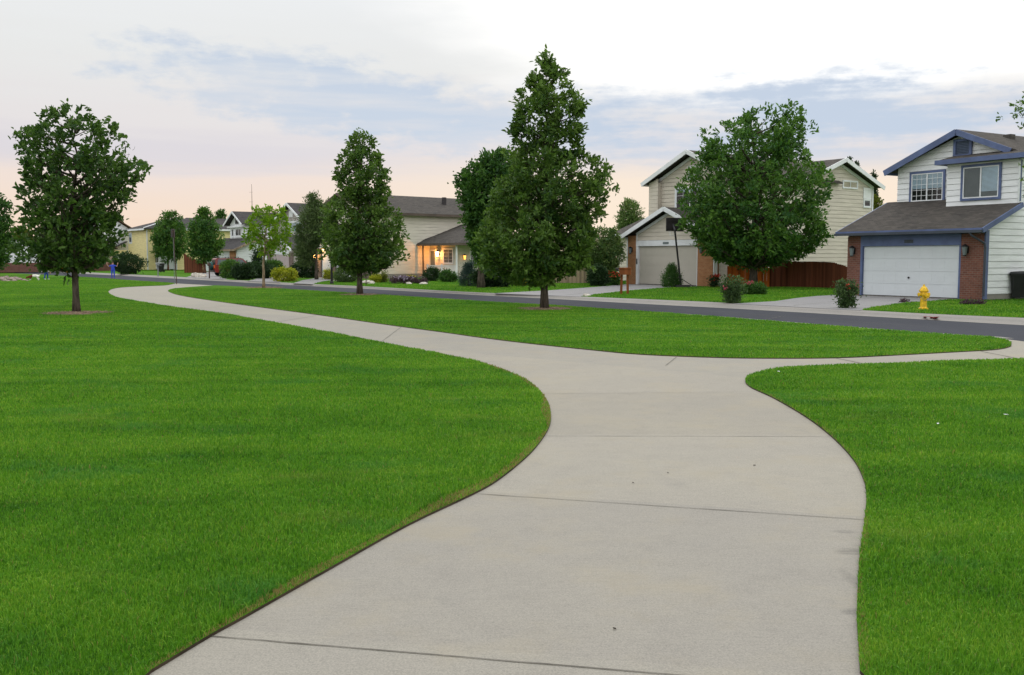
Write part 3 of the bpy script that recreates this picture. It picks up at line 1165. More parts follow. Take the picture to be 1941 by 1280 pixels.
def tree(name, label, base, rows, px_base, leaf, seed, bark='bark', trunk_px=12, leaf_size=0.12, aspect=0.5, n_br=46, twigs=9, per=26, sig=0.15, first=None, cat='tree', group=None,
         rise=0.45, depth=1.0, z0=0.02, fork=None, gap=0.0, droop=0.0, lean_top=0.0, dist=None, thin=0.44, void=.30, void_top=.0):
    """rows: (y, x_left, x_right) of the crown silhouette in photograph pixels; the crown is grown in the round from them"""
    rng = np.random.default_rng(seed)
    per = max(5, int(per * thin))
    bx, by = base
    D = dist or by
    k = D / F_PX * 1.012
    # silhouette rows as heights and half-widths at the tree's own distance
    prof = []
    for y, xl, xr in rows:
        b_ = (CY - y) / F_PX
        t_ = D / (CT + ST * b_)
        prof.append((EYE + t_ * (-ST + CT * b_), bx - (xl - CX) / F_PX * t_, (xr - CX) / F_PX * t_ - bx))
    f, zb, zt = profile_fn(prof)
    root = empty(name, (bx, by, z0 - 0.01))
    tag(root, label, cat, group)
    H = zt - z0
    tr = trunk_px * k / 2
    # trunk
    tm = MB()
    n = 12
    pts, rad = [], []
    zend = z0 + H * 0.93
    wob = rng.normal(0, 0.035, (n + 1, 2))
    # crown centre line: the leader follows the middle of the silhouette high up
    P = np.array(sorted(prof))

    def mid(z):
        return 0.5 * (np.interp(z, P[:, 0], P[:, 2]) - np.interp(z, P[:, 0], P[:, 1]))
    for i in range(n + 1):
        t = i / n
        z = t * (zend - z0)
        w = max(0.0, (t - 0.35) / 0.65)
        cx = mid(z + z0) * w * 0.8 + wob[i, 0] * t * H * 0.18
        pts.append((cx, wob[i, 1] * t * H * 0.18, z))
        flare = 1 + 0.30 * math.exp(-z / (0.06 + tr * .8))
        rad.append(max(0.008, tr * flare * (1 - t) ** 0.8 * 0.98 + 0.006))
    tm.tube(pts, rad, 10)
    TP = np.array(pts)
    cl, cs, co, ct = [], [], [], []
    zmin_b = (first if first is not None else zb + 0.05 * H) - z0
    zmin_b = max(zmin_b, 0.15 * H * 0.3)

    def trunk_at(z):
        return np.array([np.interp(z, TP[:, 2], TP[:, 0]), np.interp(z, TP[:, 2], TP[:, 1]), z])
    ga = rng.uniform(0, 6.28)
    wz = np.linspace(zb + 0.02 * (zt - zb), zb + 0.985 * (zt - zb), 60)
    wh = (0.5 * (np.interp(wz, P[:, 0], P[:, 1]) + np.interp(wz, P[:, 0], P[:, 2])) + 0.12) ** 1.35
    wcdf = np.cumsum(wh)
    wcdf = (wcdf - wcdf[0]) / (wcdf[-1] - wcdf[0])
    for i in range(n_br):
        u = (i + 0.5) / n_br
        ze = float(np.interp(u, wcdf, wz)) - z0
        ga += 2.39996 + rng.normal(0, 0.25)
        phi = ga
        R = f(ze + z0, phi)
        # depth factor: crowns are about as deep as wide
        rr = R * rng.uniform(0.80, 1.04)
        m = np.array([mid(ze + z0) * 0.0, 0, 0])
        ex = math.cos(phi) * rr
        half = 0.5 * (np.interp(ze + z0, P[:, 0], P[:, 1]) + np.interp(ze + z0, P[:, 0], P[:, 2]))
        half = max(half * .55, half - leaf_size * .55 - sig * .6)
        ey = math.sin(phi) * half * depth * rng.uniform(0.8, 1.02)
        # re-centre x so both extremes of the silhouette are reached
        ex = mid(ze + z0) + math.cos(phi) * half * rng.uniform(0.82, 1.03)
        zen = min(max(ze + rng.normal(0, 0.025) * H, zb - z0 + .12), zt - z0 - .12)
        end = np.array([ex, ey, zen])
        Lr = math.hypot(ex - trunk_at(ze)[0], ey)
        zs = max(zmin_b, min(ze - Lr * rise * rng.uniform(0.6, 1.3), zend - z0 - 0.1))
        st = trunk_at(zs)
        c1 = st + (end - st) * np.array([0.55, 0.55, 0.30]) + rng.normal(0, 0.03, 3) * H * 0.4
        bp = [(1 - t) ** 2 * st + 2 * t * (1 - t) * c1 + t * t * end for t in np.linspace(0, 1, 6)]
        r0 = max(0.006, min(tr * 0.55, 0.012 + 0.016 * Lr + tr * 0.12))
        tm.tube(bp[:-1], list(np.linspace(r0, 0.006, 5)), 5, cap=False)
        bt = rng.normal(0.45, 0.2)
        for j in range(twigs):
            t = 0.16 + 0.84 * ((j + rng.uniform(0, 1)) / twigs)
            p = (1 - t) ** 2 * st + 2 * t * (1 - t) * c1 + t * t * end
            d = rng.normal(0, 1, 3) + (end - st) / (np.linalg.norm(end - st) + 1e-6) * 0.9
            d[2] += 0.25
            d /= np.linalg.norm(d)
            ln = (0.10 + 0.20 * Lr) * rng.uniform(0.4, 1.2)
            if j == twigs - 1:
                p2 = end
            else:
                p2 = p + d * ln
                # keep the twig inside the surveyed crown
                hz = p2[2] + z0
                hl, hr, hd = np.interp(hz, P[:, 0], P[:, 1], left=0, right=0), np.interp(hz, P[:, 0], P[:, 2], left=0, right=0), 0
                hd = 0.5 * (hl + hr) * depth
                hd = max(hd, 0.05)
                q = math.hypot((p2[0] - 0.5 * (hr - hl)) / max(0.05, 0.5 * (hl + hr)), p2[1] / hd)
                if q > 1.0:
                    p2[0] = 0.5 * (hr - hl) + (p2[0] - 0.5 * (hr - hl)) / q
                    p2[1] /= q
                if hz > zt - 0.05:
                    p2[2] = zt - 0.1 - z0
            if ln > 0.15:
                p3 = p + (p2 - p) * .7
                tm.tube([p, (p + p3) / 2 + rng.normal(0, 0.015, 3), p3], [0.007, 0.005, 0.003], 3, cap=False)
            if rng.uniform() < gap:
                continue
            for e in range(3):
                off = rng.normal(0, 1, 3) * sig * 1.35 if e else np.zeros(3)
                d3 = d * .6 + off / (np.linalg.norm(off) + 1e-6) * (.8 if e else 0) + np.array([0, 0, .25])
                pp = p2 + off
                pp[2] = max(pp[2], zb - z0 + .02)
                cl.append(pp)
                cs.append(sig * rng.uniform(0.28, 0.6))
                co.append(d3)
                ct.append(bt + rng.normal(0, 0.16))
            if ln > 0.35:
                cl.append((p + p2) / 2)
                cs.append(sig)
                co.append(d)
                ct.append(bt + rng.normal(0, 0.2))
    # boughs that carry the outline of the crown on both sides
    for zl in np.linspace(zb + .04 * (zt - zb), zt - .06 * (zt - zb), max(8, int(n_br * .28))):
        hl, hr = np.interp(zl, P[:, 0], P[:, 1]), np.interp(zl, P[:, 0], P[:, 2])
        half = .5 * (hl + hr)
        for sd in (-1, 1):
            ex = (hr if sd > 0 else -hl) * rng.uniform(.88, 1.0) - sd * (leaf_size * .45 + sig * .3)
            zz = zl - z0 + rng.normal(0, .015) * H
            end = np.array([ex, rng.normal(0, .22) * half * depth, zz])
            Lr = abs(ex - trunk_at(zz)[0])
            zs = max(zmin_b, min(zz - Lr * rise * rng.uniform(.6, 1.2), zend - z0 - .1))
            st = trunk_at(zs)
            c1 = st + (end - st) * np.array([.55, .55, .35])
            bp = [(1 - t) ** 2 * st + 2 * t * (1 - t) * c1 + t * t * end for t in np.linspace(0, .78, 5)]
            tm.tube(bp, list(np.linspace(max(.006, min(tr * .4, .01 + .012 * Lr)), .004, 5)), 4, cap=False)
            bt = rng.normal(.5, .2)
            nt_ = max(3, int(twigs * .6))
            for j in range(nt_):
                t = .45 + .55 * (j + 1) / nt_
                p = (1 - t) ** 2 * st + 2 * t * (1 - t) * c1 + t * t * end
                for e in range(2):
                    off = rng.normal(0, 1, 3) * sig * 1.1 * (1 if j < nt_ - 1 else .5)
                    pp = p + off
                    pp[2] = max(pp[2], zb - z0 + .02)
                    cl.append(pp)
                    cs.append(sig * rng.uniform(.3, .6))
                    co.append((end - st) / (np.linalg.norm(end - st) + 1e-6) * .7 + off / (np.linalg.norm(off) + 1e-6) * .6 + np.array([0, 0, .2]))
                    ct.append(bt + rng.normal(0, .16))
    # leader tips
    for q in range(5):
        zz = zend - z0 + (zt - zend) * (q / 4.0)
        cl.append(trunk_at(min(zz, zend - z0)) + np.array([0, 0, max(0, zz - (zend - z0))]))
        cs.append(sig * 0.7)
        co.append(np.array([0, 0, 1.0]))
        ct.append(0.6)
    tm.build('trunk', M[bark], root, smooth=True)
    Q = np.array(cl)
    Q[:, 2] = np.minimum(Q[:, 2], zt - z0 - leaf_size * .6)
    hl, hr = np.interp(Q[:, 2] + z0, P[:, 0], P[:, 1]), np.interp(Q[:, 2] + z0, P[:, 0], P[:, 2])
    cc, hh = .5 * (hr - hl), np.maximum(.06, .5 * (hl + hr) - leaf_size * .35)
    qq = np.hypot((Q[:, 0] - cc) / hh, Q[:, 1] / np.maximum(.06, hh * depth))
    # lumpy limit of the crown: bays and bulges about a sixth of its width, single shoots reaching beyond
    wide = float(np.max(P[:, 1] + P[:, 2]))
    fq = 2 * PI / (wide * .30)
    p0 = rng.uniform(0, 6.28, 8)

    def wave(q, f):
        return (np.sin(q[:, 0] * f + p0[0] + 1.3 * np.sin(q[:, 2] * f * .8 + p0[1])) + np.sin(q[:, 1] * f + p0[2] + 1.3 * np.sin(q[:, 0] * f * .7 + p0[3]))
                + np.sin(q[:, 2] * f * 1.1 + p0[4] + 1.3 * np.sin(q[:, 1] * f * .9 + p0[5]))) / 3
    lim = .89 + .20 * wave(Q, fq) + np.where(rng.uniform(0, 1, len(Q)) < .12, rng.uniform(0, .24, len(Q)), 0)
    far_out = np.maximum(1, qq / lim)
    Q[:, 0] = cc + (Q[:, 0] - cc) / far_out
    Q[:, 1] /= far_out
    keep = (wave(Q + 7.7, fq * 1.35) + rng.normal(0, .12, len(Q))) > (-.62 + void + void_top * np.clip((Q[:, 2] - .45 * (zt - z0)) / (.4 * (zt - z0)), 0, 1))
    keep[-5:] = True
    cl = Q[keep]
    cs, co, ct = np.array(cs)[keep], np.array(co)[keep], np.array(ct)[keep]
    arr = leaf_cloud(cl, np.array(cs), per, leaf_size, aspect, np.array(co), np.array(ct), droop=droop, rng=rng)
    leaves_obj('crown', [arr], LEAF[leaf], root)
    print('TREE', name, len(cl) * per)
    return root


def mulch(c, r, z, label_unused=None):
    mb = MB()
    n = 40
    ring = []
    for i in range(n):
        a = 2 * PI * i / n
        rr = r * (0.9 + 0.12 * math.sin(3 * a + c[0]) + 0.05 * math.sin(7 * a))
        ring.append((c[0] + rr * math.cos(a), c[1] + rr * math.sin(a)))
    for i in range(n):
        a, b = ring[i], ring[(i + 1) % n]
        ia = (c[0] + (a[0] - c[0]) * .5, c[1] + (a[1] - c[1]) * .5)
        ib = (c[0] + (b[0] - c[0]) * .5, c[1] + (b[1] - c[1]) * .5)
        mb.poly([(a[0], a[1], z + .004), (b[0], b[1], z + .004), (ib[0], ib[1], z + .03), (ia[0], ia[1], z + .03)])
        mb.poly([(ia[0], ia[1], z + .03), (ib[0], ib[1], z + .03), (c[0], c[1], z + .05)])
    for i in range(420):
        a, q = RNG.uniform(0, 2 * PI), math.sqrt(RNG.uniform(0, 1)) * r * 1.02
        x, y = c[0] + q * math.cos(a), c[1] + q * math.sin(a)
        t = RNG.uniform(0, PI)
        L, w = RNG.uniform(.03, .08), RNG.uniform(.012, .03)
        dx, dy = math.cos(t) * L / 2, math.sin(t) * L / 2
        zz = z + .016 + .03 * (1 - q / r) + RNG.uniform(0, .02)
        mb.beam((x - dx, y - dy, zz), (x + dx, y + dy, zz + RNG.uniform(-.012, .012)), w, .008, 1)
    o = mb.build('mulch', [M['mulch'], paint('bark_chip', (0.30, 0.22, 0.15), 1.0, .3, 5)])
    o['kind'] = 'stuff'
    o['label'] = 'brown wood mulch ringed round the foot of a tree'
    o['category'] = 'mulch'


for c, r in RINGS:
    mulch(c, r, LZ)

# four trees of the near lawn
T1 = tree('oak_tree', 'broad dark oak on the left lawn beside the bend of the path', G(145, 594),
          [(198, 140, 162), (212, 85, 190), (232, 30, 205), (262, 34, 246), (300, 40, 272), (327, 24, 284), (348, 22, 266), (380, 40, 248), (420, 22, 234), (455, 16, 228), (484, 16, 217), (498, 32, 196), (508, 85, 168)],
          (145, 594), 'oak', 3, trunk_px=12.5, leaf_size=0.165, aspect=0.55, n_br=66, twigs=11, per=22, sig=0.13, first=1.35, rise=0.8, gap=0.0, void=.46, thin=.36)
T2 = tree('oak_tree', 'pyramid shaped oak before the house with the lit porch, its trunk by the road', G(682, 560),
          [(243, 680, 690), (262, 664, 704), (285, 650, 722), (310, 632, 738), (335, 630, 752), (365, 640, 744), (382, 626, 740), (398, 604, 752), (420, 604, 778), (445, 604, 768), (468, 602, 782), (490, 612, 776), (503, 640, 745), (512, 662, 715)],
          (682, 560), 'oakb', 5, trunk_px=10.5, leaf_size=0.18, aspect=0.5, n_br=64, twigs=11, per=22, sig=0.17, first=1.3, rise=0.5, void=.27, void_top=.16, thin=.40)
T3 = tree('oak_tree', 'tallest tree in view, a tiered oak standing alone at centre near the road', G(1032, 587),
          [(95, 1031, 1039), (125, 1014, 1056), (150, 1000, 1086), (172, 978, 1118), (200, 970, 1122), (225, 966, 1114), (245, 964, 1108), (268, 968, 1100), (292, 946, 1112), (322, 938, 1172), (350, 930, 1172), (382, 925, 1164),
           (410, 905, 1150), (440, 892, 1140), (470, 890, 1138), (500, 892, 1118), (522, 930, 1074), (536, 985, 1050)],
          (1032, 587), 'oakb', 8, trunk_px=14.5, leaf_size=0.165, aspect=0.45, n_br=92, twigs=12, per=25, sig=0.14, first=1.15, rise=0.55, void=.26, void_top=.26, thin=.38)
T4 = tree('young_tree', 'young yellow-green tree with a thin pale trunk in a mulch ring', G(500, 547),
          [(394, 482, 540), (405, 480, 543), (414, 466, 552), (438, 461, 556), (458, 463, 555), (470, 476, 552), (482, 492, 546)],
          (500, 547), 'young', 13, bark='palebark', trunk_px=5.2, leaf_size=0.22, aspect=0.42, n_br=13, twigs=6, per=22, sig=0.19, first=2.0, rise=0.25, gap=0.1)
# a yellowed shoot low on the left oak
yl = MB()
k1 = 594 - 520
for (a, b) in (((134, 523), (128, 514)),):
    kk = G(145, 594)[1] / F_PX
    p = lambda X, Y: ((X - 145) * kk, -0.12, (594 - Y) * kk)
    yl.tube([p(141, 526), p(135, 521), p(129, 512)], [.03, .022, .01], 6)
yl.build('side_shoot', M['bark'], T1)
yc = [((129 - 145) * kk, -0.13, (594 - 507) * kk)]
leaves_obj('yellow_leaf', [leaf_cloud(yc * 3, 0.035, 9, 0.16, 0.8, tint_c=np.array([.7, .5, .6]))], leaf_mat('yellowed_leaf', (0.45, 0.20, 0.01), (0.75, 0.45, 0.02), .2), T1)['label'] = 'cluster of bright yellow leaves'

# trees beyond the street
tree('shade_tree', 'large full crowned shade tree in front of the beige brick-pillar garage house', G(1428, 547, .13),
     [(198, 1436, 1475), (208, 1428, 1528), (228, 1380, 1536), (256, 1306, 1534), (280, 1318, 1528), (300, 1312, 1556), (325, 1286, 1586), (350, 1276, 1584), (390, 1280, 1574), (430, 1290, 1572), (455, 1300, 1570), (474, 1330, 1548), (488, 1356, 1500), (497, 1385, 1468)],
     (1428, 547), 'ash', 21, trunk_px=15, leaf_size=0.24, aspect=0.45, n_br=84, twigs=13, per=26, sig=0.22, first=1.3, rise=0.8, z0=.13, void=.36, thin=.38)
tree('shade_tree', 'dense dark tree half hidden behind the tall tiered oak', G(912, 546, .13),
     [(290, 932, 990), (306, 892, 1008), (330, 866, 1012), (350, 864, 990), (390, 872, 985), (430, 885, 980), (470, 892, 970), (495, 905, 950)],
     (912, 546), 'dense', 22, trunk_px=14, leaf_size=0.22, aspect=0.5, n_br=60, twigs=11, per=24, sig=0.30, first=1.6, rise=0.7, z0=.13)
tree('small_tree', 'low pale green tree against the brick garage, right of the tiered oak', G(1143, 540, .13),
     [(432, 1120, 1160), (442, 1100, 1176), (465, 1092, 1186), (490, 1088, 1184), (508, 1100, 1172), (518, 1118, 1160)],
     (1143, 540), 'pale', 23, trunk_px=6, leaf_size=0.17, aspect=0.42, n_br=40, twigs=9, per=24, sig=0.2, first=1.0, rise=0.7, z0=.13, droop=.5)
tree('weeping_tree', 'wispy grey-green tree rising left of the pyramid shaped oak', G(600, 530, .13),
     [(368, 590, 598), (380, 578, 606), (400, 568, 632), (425, 560, 638), (448, 556, 622), (470, 558, 597), (498, 564, 590)],
     (600, 530), 'grey', 24, trunk_px=6, leaf_size=0.26, aspect=0.22, n_br=46, twigs=9, per=26, sig=0.34, first=1.6, rise=1.3, z0=.13, droop=.4)
tree('small_tree', 'thin tree directly behind the trunk of the pyramid shaped oak', G(671, 533, .13),
     [(430, 650, 695), (450, 635, 705), (480, 640, 700), (495, 655, 690)],
     (671, 533), 'dense', 27, trunk_px=5, leaf_size=0.2, n_br=20, twigs=7, per=18, sig=0.25, first=2.2, rise=.8, z0=.13)
tree('street_tree', 'rounded dark tree before the yellow house, left of the leaning pole', G(319, 513, .13),
     [(402, 312, 332), (415, 300, 346), (440, 288, 356), (462, 286, 358), (482, 292, 350), (496, 308, 334)],
     (319, 513), 'ash', 25, bark='redbark', trunk_px=3.4, leaf_size=0.3, n_br=46, twigs=9, per=20, sig=0.36, first=3.0, rise=.6, z0=.13)
tree('street_tree', 'rounded dark tree with reddish trunk between the yellow and white houses', G(388, 518, .13),
     [(395, 382, 390), (412, 370, 406), (428, 358, 415), (450, 350, 428), (472, 352, 424), (488, 362, 412), (496, 376, 398)],
     (388, 518), 'ash', 26, bark='redbark', trunk_px=5, leaf_size=0.28, n_br=46, twigs=9, per=20, sig=0.34, first=2.6, rise=.6, z0=.13)
# tree standing outside the right edge, one bough reaching into view
tree('oak_tree', 'oak at the right edge of view, only a bough tip hanging in', (20.4, 33.5),
     [(120, 2050, 2130), (160, 1965, 2190), (195, 1906, 2250), (225, 1930, 2260), (260, 1962, 2260), (330, 1935, 2270), (400, 1965, 2270), (480, 1985, 2220), (510, 2050, 2150)],
     (2098, 586), 'oakb', 31, trunk_px=15, leaf_size=0.14, n_br=70, twigs=10, per=18, sig=0.15, first=1.6, rise=.5, dist=33.5, z0=.13, gap=.1)
# left edge and behind the left oak
tree('shade_tree', 'dark tree cut by the left edge of the photo', G(-22, 524),
     [(368, -40, 0), (385, -60, 18), (420, -75, 20), (460, -75, 22), (495, -70, 16), (510, -50, 4)],
     (-22, 524), 'dense', 32, trunk_px=8, leaf_size=0.3, n_br=50, twigs=9, per=22, sig=0.36, first=1.6, rise=.7)
for i, (bx, rows, lf, lab) in enumerate([
    (40, [(436, 30, 52), (450, 12, 70), (470, 4, 80), (490, 8, 76), (500, 22, 60)], 'olive', 'yellowish green tree far down the street behind the left oak'),
    (100, [(428, 88, 114), (445, 72, 132), (470, 64, 140), (490, 70, 132), (502, 86, 116)], 'pale', 'pale green tree far down the street behind the left oak trunk'),
    (176, [(452, 166, 188), (466, 152, 200), (486, 150, 204), (500, 160, 192)], 'dense', 'dark round tree far down the street, between left oak and yellow house'),
]):
    tree('street_tree', lab, G(bx, 514.5, .13), rows, (bx, 514.5), lf, 40 + i, trunk_px=4, leaf_size=0.42, n_br=34, twigs=8, per=18, sig=0.5, first=1.5, rise=.6, z0=.13)
tree('poplar_tree', 'dark pointed tree behind the white gabled house', (-46.5, 158.0),
     [(400, 414, 422), (425, 408, 428), (455, 402, 434), (485, 404, 432), (500, 410, 426)], (418, 512), 'dense', 50, trunk_px=4, leaf_size=.4, n_br=34, twigs=8, per=18, sig=.5, first=1.5, rise=1.0, z0=.13)
tree('poplar_tree', 'bright bushy treetop showing over the roof behind the brick garage', (12.4, 103.0),
     [(380, 1186, 1196), (392, 1172, 1214), (410, 1166, 1222), (440, 1170, 1220), (480, 1178, 1210)], (1193, 524), 'pale', 51, trunk_px=6, leaf_size=.34, aspect=.3, n_br=40, twigs=8, per=20, sig=.36, first=3, rise=1.6, z0=.13)
for i, (x, yt, dd, lab) in enumerate([(1610, 298, 105, 'left of three thin spiky treetops above the beige gable'), (1623, 306, 106, 'middle of three thin spiky treetops above the beige gable'),
                                      (1656, 326, 104, 'right of three thin spiky treetops above the beige gable')]):
    tree('poplar_tree', lab, ((x - CX) / F_PX * dd, dd), [(yt, x - 1, x + 1), (yt + 14, x - 5, x + 5), (yt + 50, x - 8, x + 8), (yt + 120, x - 10, x + 10), (480, x - 8, x + 8)], (x, 521), 'dark', 52 + i, trunk_px=3, leaf_size=.3, aspect=.35,
         n_br=40, twigs=6, per=12, sig=.18, first=2, rise=1.8, z0=.13, group='spiky trees behind the beige house')
tree('small_tree', 'small reddish-tipped tree between the beige gable and the blue-trimmed roof', ((1664 - CX) / F_PX * 82, 82.0),
     [(372, 1652, 1658), (384, 1650, 1672), (396, 1650, 1684), (430, 1652, 1690), (480, 1655, 1680)], (1664, 528), 'olive', 57, trunk_px=4, leaf_size=.22, n_br=30, twigs=7, per=12, sig=.25, first=1.5, rise=1.2, z0=.13)


# ------------------------------------------------------------------ shrubs
def shrub(name, label, px, w, h, leaf, seed, shape='round', leaf_size=0.07, n=2600, z0=.13, cat='shrub', flowers=None, group=None, stems=7, D=None, aspect=0.5, fill=0.55, depth=0.8):
    rng = np.random.default_rng(seed)
    b = G(px[0], px[1], z0)
    k = b[1] / F_PX
    rx, hh = w * k / 2, h * k
    root = empty(name, (b[0], b[1], z0 - .01))
    tag(root, label, cat, group)
    m = MB()
    for i in range(stems):
        a = rng.uniform(0, 2 * PI)
        q = rng.uniform(.2, .75)
        m.tube([(0.04 * math.cos(a), 0.04 * math.sin(a), 0), (rx * q * .4 * math.cos(a), rx * q * .4 * math.sin(a), hh * .4), (rx * q * math.cos(a), rx * q * depth * math.sin(a), hh * rng.uniform(.6, .85))],
               [.016 + .01 * hh, .012, .005], 5)
    m.build('stem', M['bark'], root)
    nc = max(20, n // 14)
    u = rng.normal(0, 1, (nc, 3))
    u /= np.linalg.norm(u, axis=1)[:, None]
    r = rng.uniform(fill, 1.0, nc) ** 0.6
    lump = 1 + 0.12 * np.sin(3 * np.arctan2(u[:, 1], u[:, 0]) + seed) + 0.10 * np.sin(5 * u[:, 2] + seed * 2)
    if shape == 'cone':
        zz = rng.uniform(0, 1, nc) ** 1.15
        ph = rng.uniform(0, 2 * PI, nc)
        R = np.where(zz < .25, .8 + .8 * zz, 1.0 * (1 - ((zz - .25) / .75) ** 1.5)) * rng.uniform(.75, 1, nc)
        C = np.stack([rx * R * np.cos(ph), rx * R * np.sin(ph), hh * (.03 + .95 * zz)], 1)
    elif shape == 'mat':
        C = np.stack([rx * u[:, 0] * r, rx * depth * u[:, 1] * r, hh * (0.25 + 0.65 * np.abs(u[:, 2]) * r * lump)], 1)
    elif shape == 'vase':
        zz = rng.uniform(.08, 1, nc)
        ph = rng.uniform(0, 2 * PI, nc)
        R = (.45 + .6 * zz) * rng.uniform(.3, 1, nc) * np.where(zz > .85, .8, 1)
        C = np.stack([rx * R * np.cos(ph), rx * R * depth * np.sin(ph), hh * zz * lump * .95], 1)
    else:
        C = np.stack([rx * u[:, 0] * r * lump, rx * depth * u[:, 1] * r * lump, hh * (.5 + .5 * u[:, 2] * r)], 1)
        C[:, 2] = np.clip(C[:, 2], .03, hh)
    ct = rng.normal(.5, .22, nc)
    arr = leaf_cloud(C, np.full(nc, .05 + .05 * hh), 14, leaf_size, aspect, u, ct, rng=rng)
    arr[0][:, 2] = np.maximum(arr[0][:, 2], 0.012)
    leaves_obj('foliage', [arr], LEAF[leaf], root)
    if flowers:
        col, cnt, fs, pts = flowers
        if pts is None:
            sel = C[np.argsort(-C[:, 2] + rng.uniform(0, hh * .5, nc))[:cnt]] + np.array([0, -rx * .15, .03])
        else:
            sel = np.array([[(x - px[0]) * k, -rx * .5, (px[1] - y) * k] for x, y in pts])
        fa = leaf_cloud(sel, .045 if fs < .1 else .07, 12, fs, .8, tint_c=rng.uniform(.2, .8, len(sel)), rng=rng)
        leaves_obj('blossom', [fa], PETAL[col], root)
    return root


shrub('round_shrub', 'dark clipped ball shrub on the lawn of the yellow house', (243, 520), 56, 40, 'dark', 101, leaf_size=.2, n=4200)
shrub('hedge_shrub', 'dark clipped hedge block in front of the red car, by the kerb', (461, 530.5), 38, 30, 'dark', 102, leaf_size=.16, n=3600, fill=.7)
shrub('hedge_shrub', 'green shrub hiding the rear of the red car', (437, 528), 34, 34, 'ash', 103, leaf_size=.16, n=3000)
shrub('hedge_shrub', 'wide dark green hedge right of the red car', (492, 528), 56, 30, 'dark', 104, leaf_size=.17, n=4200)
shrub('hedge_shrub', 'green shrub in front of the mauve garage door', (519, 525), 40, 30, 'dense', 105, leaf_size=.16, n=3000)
shrub('golden_shrub', 'golden yellow globe shrub at the kerb', (540, 534), 43, 25, 'gold', 106, leaf_size=.13, n=3400, fill=.75)
shrub('round_shrub', 'dark shrub just behind the golden yellow globe shrub', (563, 527), 30, 26, 'dark', 107, leaf_size=.14, n=2200)
shrub('round_shrub', 'large grey-green shrub left of the pyramid oak trunk', (655, 535.5), 46, 27, 'grey', 108, leaf_size=.12, n=3200)
shrub('golden_shrub', 'small golden shrub beside the lit garage pillar', (624, 530), 18, 19, 'gold', 109, leaf_size=.11, n=1400)
shrub('golden_shrub', 'small yellow-green shrub under the cream siding wall', (713, 536), 20, 15, 'gold', 110, leaf_size=.10, n=1400)
shrub('flower_clump', 'tall thin spiky green clump by the cream siding wall', (728, 536), 16, 20, 'olive', 111, leaf_size=.12, n=900, shape='vase', aspect=.25)
shrub('flower_bed_plant', 'low purple flowering patch before the cream siding wall', (766, 538), 56, 15, 'purple', 112, leaf_size=.09, n=2600, shape='mat', flowers=('lilac', 26, .08, None), cat='flowers')
shrub('flower_bed_plant', 'yellow flowering strip against the base of the cream siding', (775, 534), 30, 12, 'olive', 113, leaf_size=.09, n=1200, shape='mat', flowers=('yellow', 26, .08, None), cat='flowers')
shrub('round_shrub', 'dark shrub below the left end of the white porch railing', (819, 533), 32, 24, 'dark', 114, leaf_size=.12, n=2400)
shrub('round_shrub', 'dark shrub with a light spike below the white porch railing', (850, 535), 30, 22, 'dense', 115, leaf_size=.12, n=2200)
shrub('flower_bed_plant', 'low dark plant with pale rocks before the porch bed', (800, 537.5), 20, 9, 'purple', 119, leaf_size=.09, n=800, shape='mat', cat='flowers')
shrub('juniper', 'blue-green bushy conifer at the right end of the porch', (889, 543), 36, 44, 'blue', 116, shape='cone', leaf_size=.11, n=4600, aspect=.25)
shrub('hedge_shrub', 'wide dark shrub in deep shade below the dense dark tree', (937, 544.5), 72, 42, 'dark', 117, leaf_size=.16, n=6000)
shrub('flower_clump', 'clump of yellow lilies left of the tiered oak trunk', (990, 542), 44, 18, 'olive', 118, leaf_size=.13, n=1600, shape='vase', flowers=('yellow', 26, .11, None), cat='flowers', aspect=.25)
shrub('hedge_shrub', 'green shrub just right of the tiered oak trunk, by the pale fence', (1068, 536), 36, 34, 'pale', 120, leaf_size=.14, n=2200)
shrub('round_shrub', 'dark upright rounded shrub at the edge of the beige house drive', (1133, 542.5), 31, 36, 'dark', 121, leaf_size=.12, n=3400, fill=.8)
shrub('flower_clump', 'clump of red and orange flowers beside the brick garage pillar', (1160, 541), 28, 26, 'dense', 122, leaf_size=.12, n=1500, flowers=('red', 26, .09, None), cat='flowers')
shrub('cone_shrub', 'clipped dark green cone shrub before the beige garage door', (1273, 544.5), 34, 42, 'dense', 123, shape='cone', leaf_size=.08, n=6500, aspect=.4)
shrub('rose_bush', 'leggy rose bush at the kerb left of the wide driveway', (1388, 574.5), 44, 44, 'rose', 124, shape='vase', leaf_size=.09, n=2300, stems=14, flowers=('pink', 3, .06, [(1372, 545)]))
shrub('round_shrub', 'low dark clipped shrub in front of the orange gate', (1430, 558.5), 40, 21, 'dense', 125, leaf_size=.09, n=3200, fill=.75, flowers=('pink', 4, .07, [(1416, 536), (1422, 535)]))
shrub('flower_pot_plant', 'red and pink flowers at the right foot of the tan brick pillar', (1353, 545), 22, 22, 'dark', 126, leaf_size=.10, n=700, shape='vase', flowers=('red', 12, .08, None), cat='flowers')
shrub('rose_bush', 'rose bush with one red bloom at the right corner of the driveway', (1604, 584), 44, 52, 'rose', 127, shape='vase', leaf_size=.09, n=1900, stems=14, flowers=('red', 3, .07, [(1604, 541)]))
shrub('low_plant', 'low brownish ground plant before the red brick pillar', (1842, 577.5), 46, 8, 'purple', 128, leaf_size=.06, n=900, shape='mat', cat='plant')
shrub('low_plant', 'tiny red-leaved plant behind the yellow hydrant lawn', (1714, 573.5), 12, 6, 'purple', 129, leaf_size=.05, n=300, shape='mat', cat='plant')
shrub('climbing_shrub', 'dark upright shrub against the white side wall behind the young tree', (489, 520), 20, 42, 'dark', 130, leaf_size=.2, n=2200, shape='vase')
shrub('hedge_shrub', 'dark shrub in the gap under the wispy grey-green tree', (588, 527), 24, 34, 'dark', 131, leaf_size=.16, n=2200)
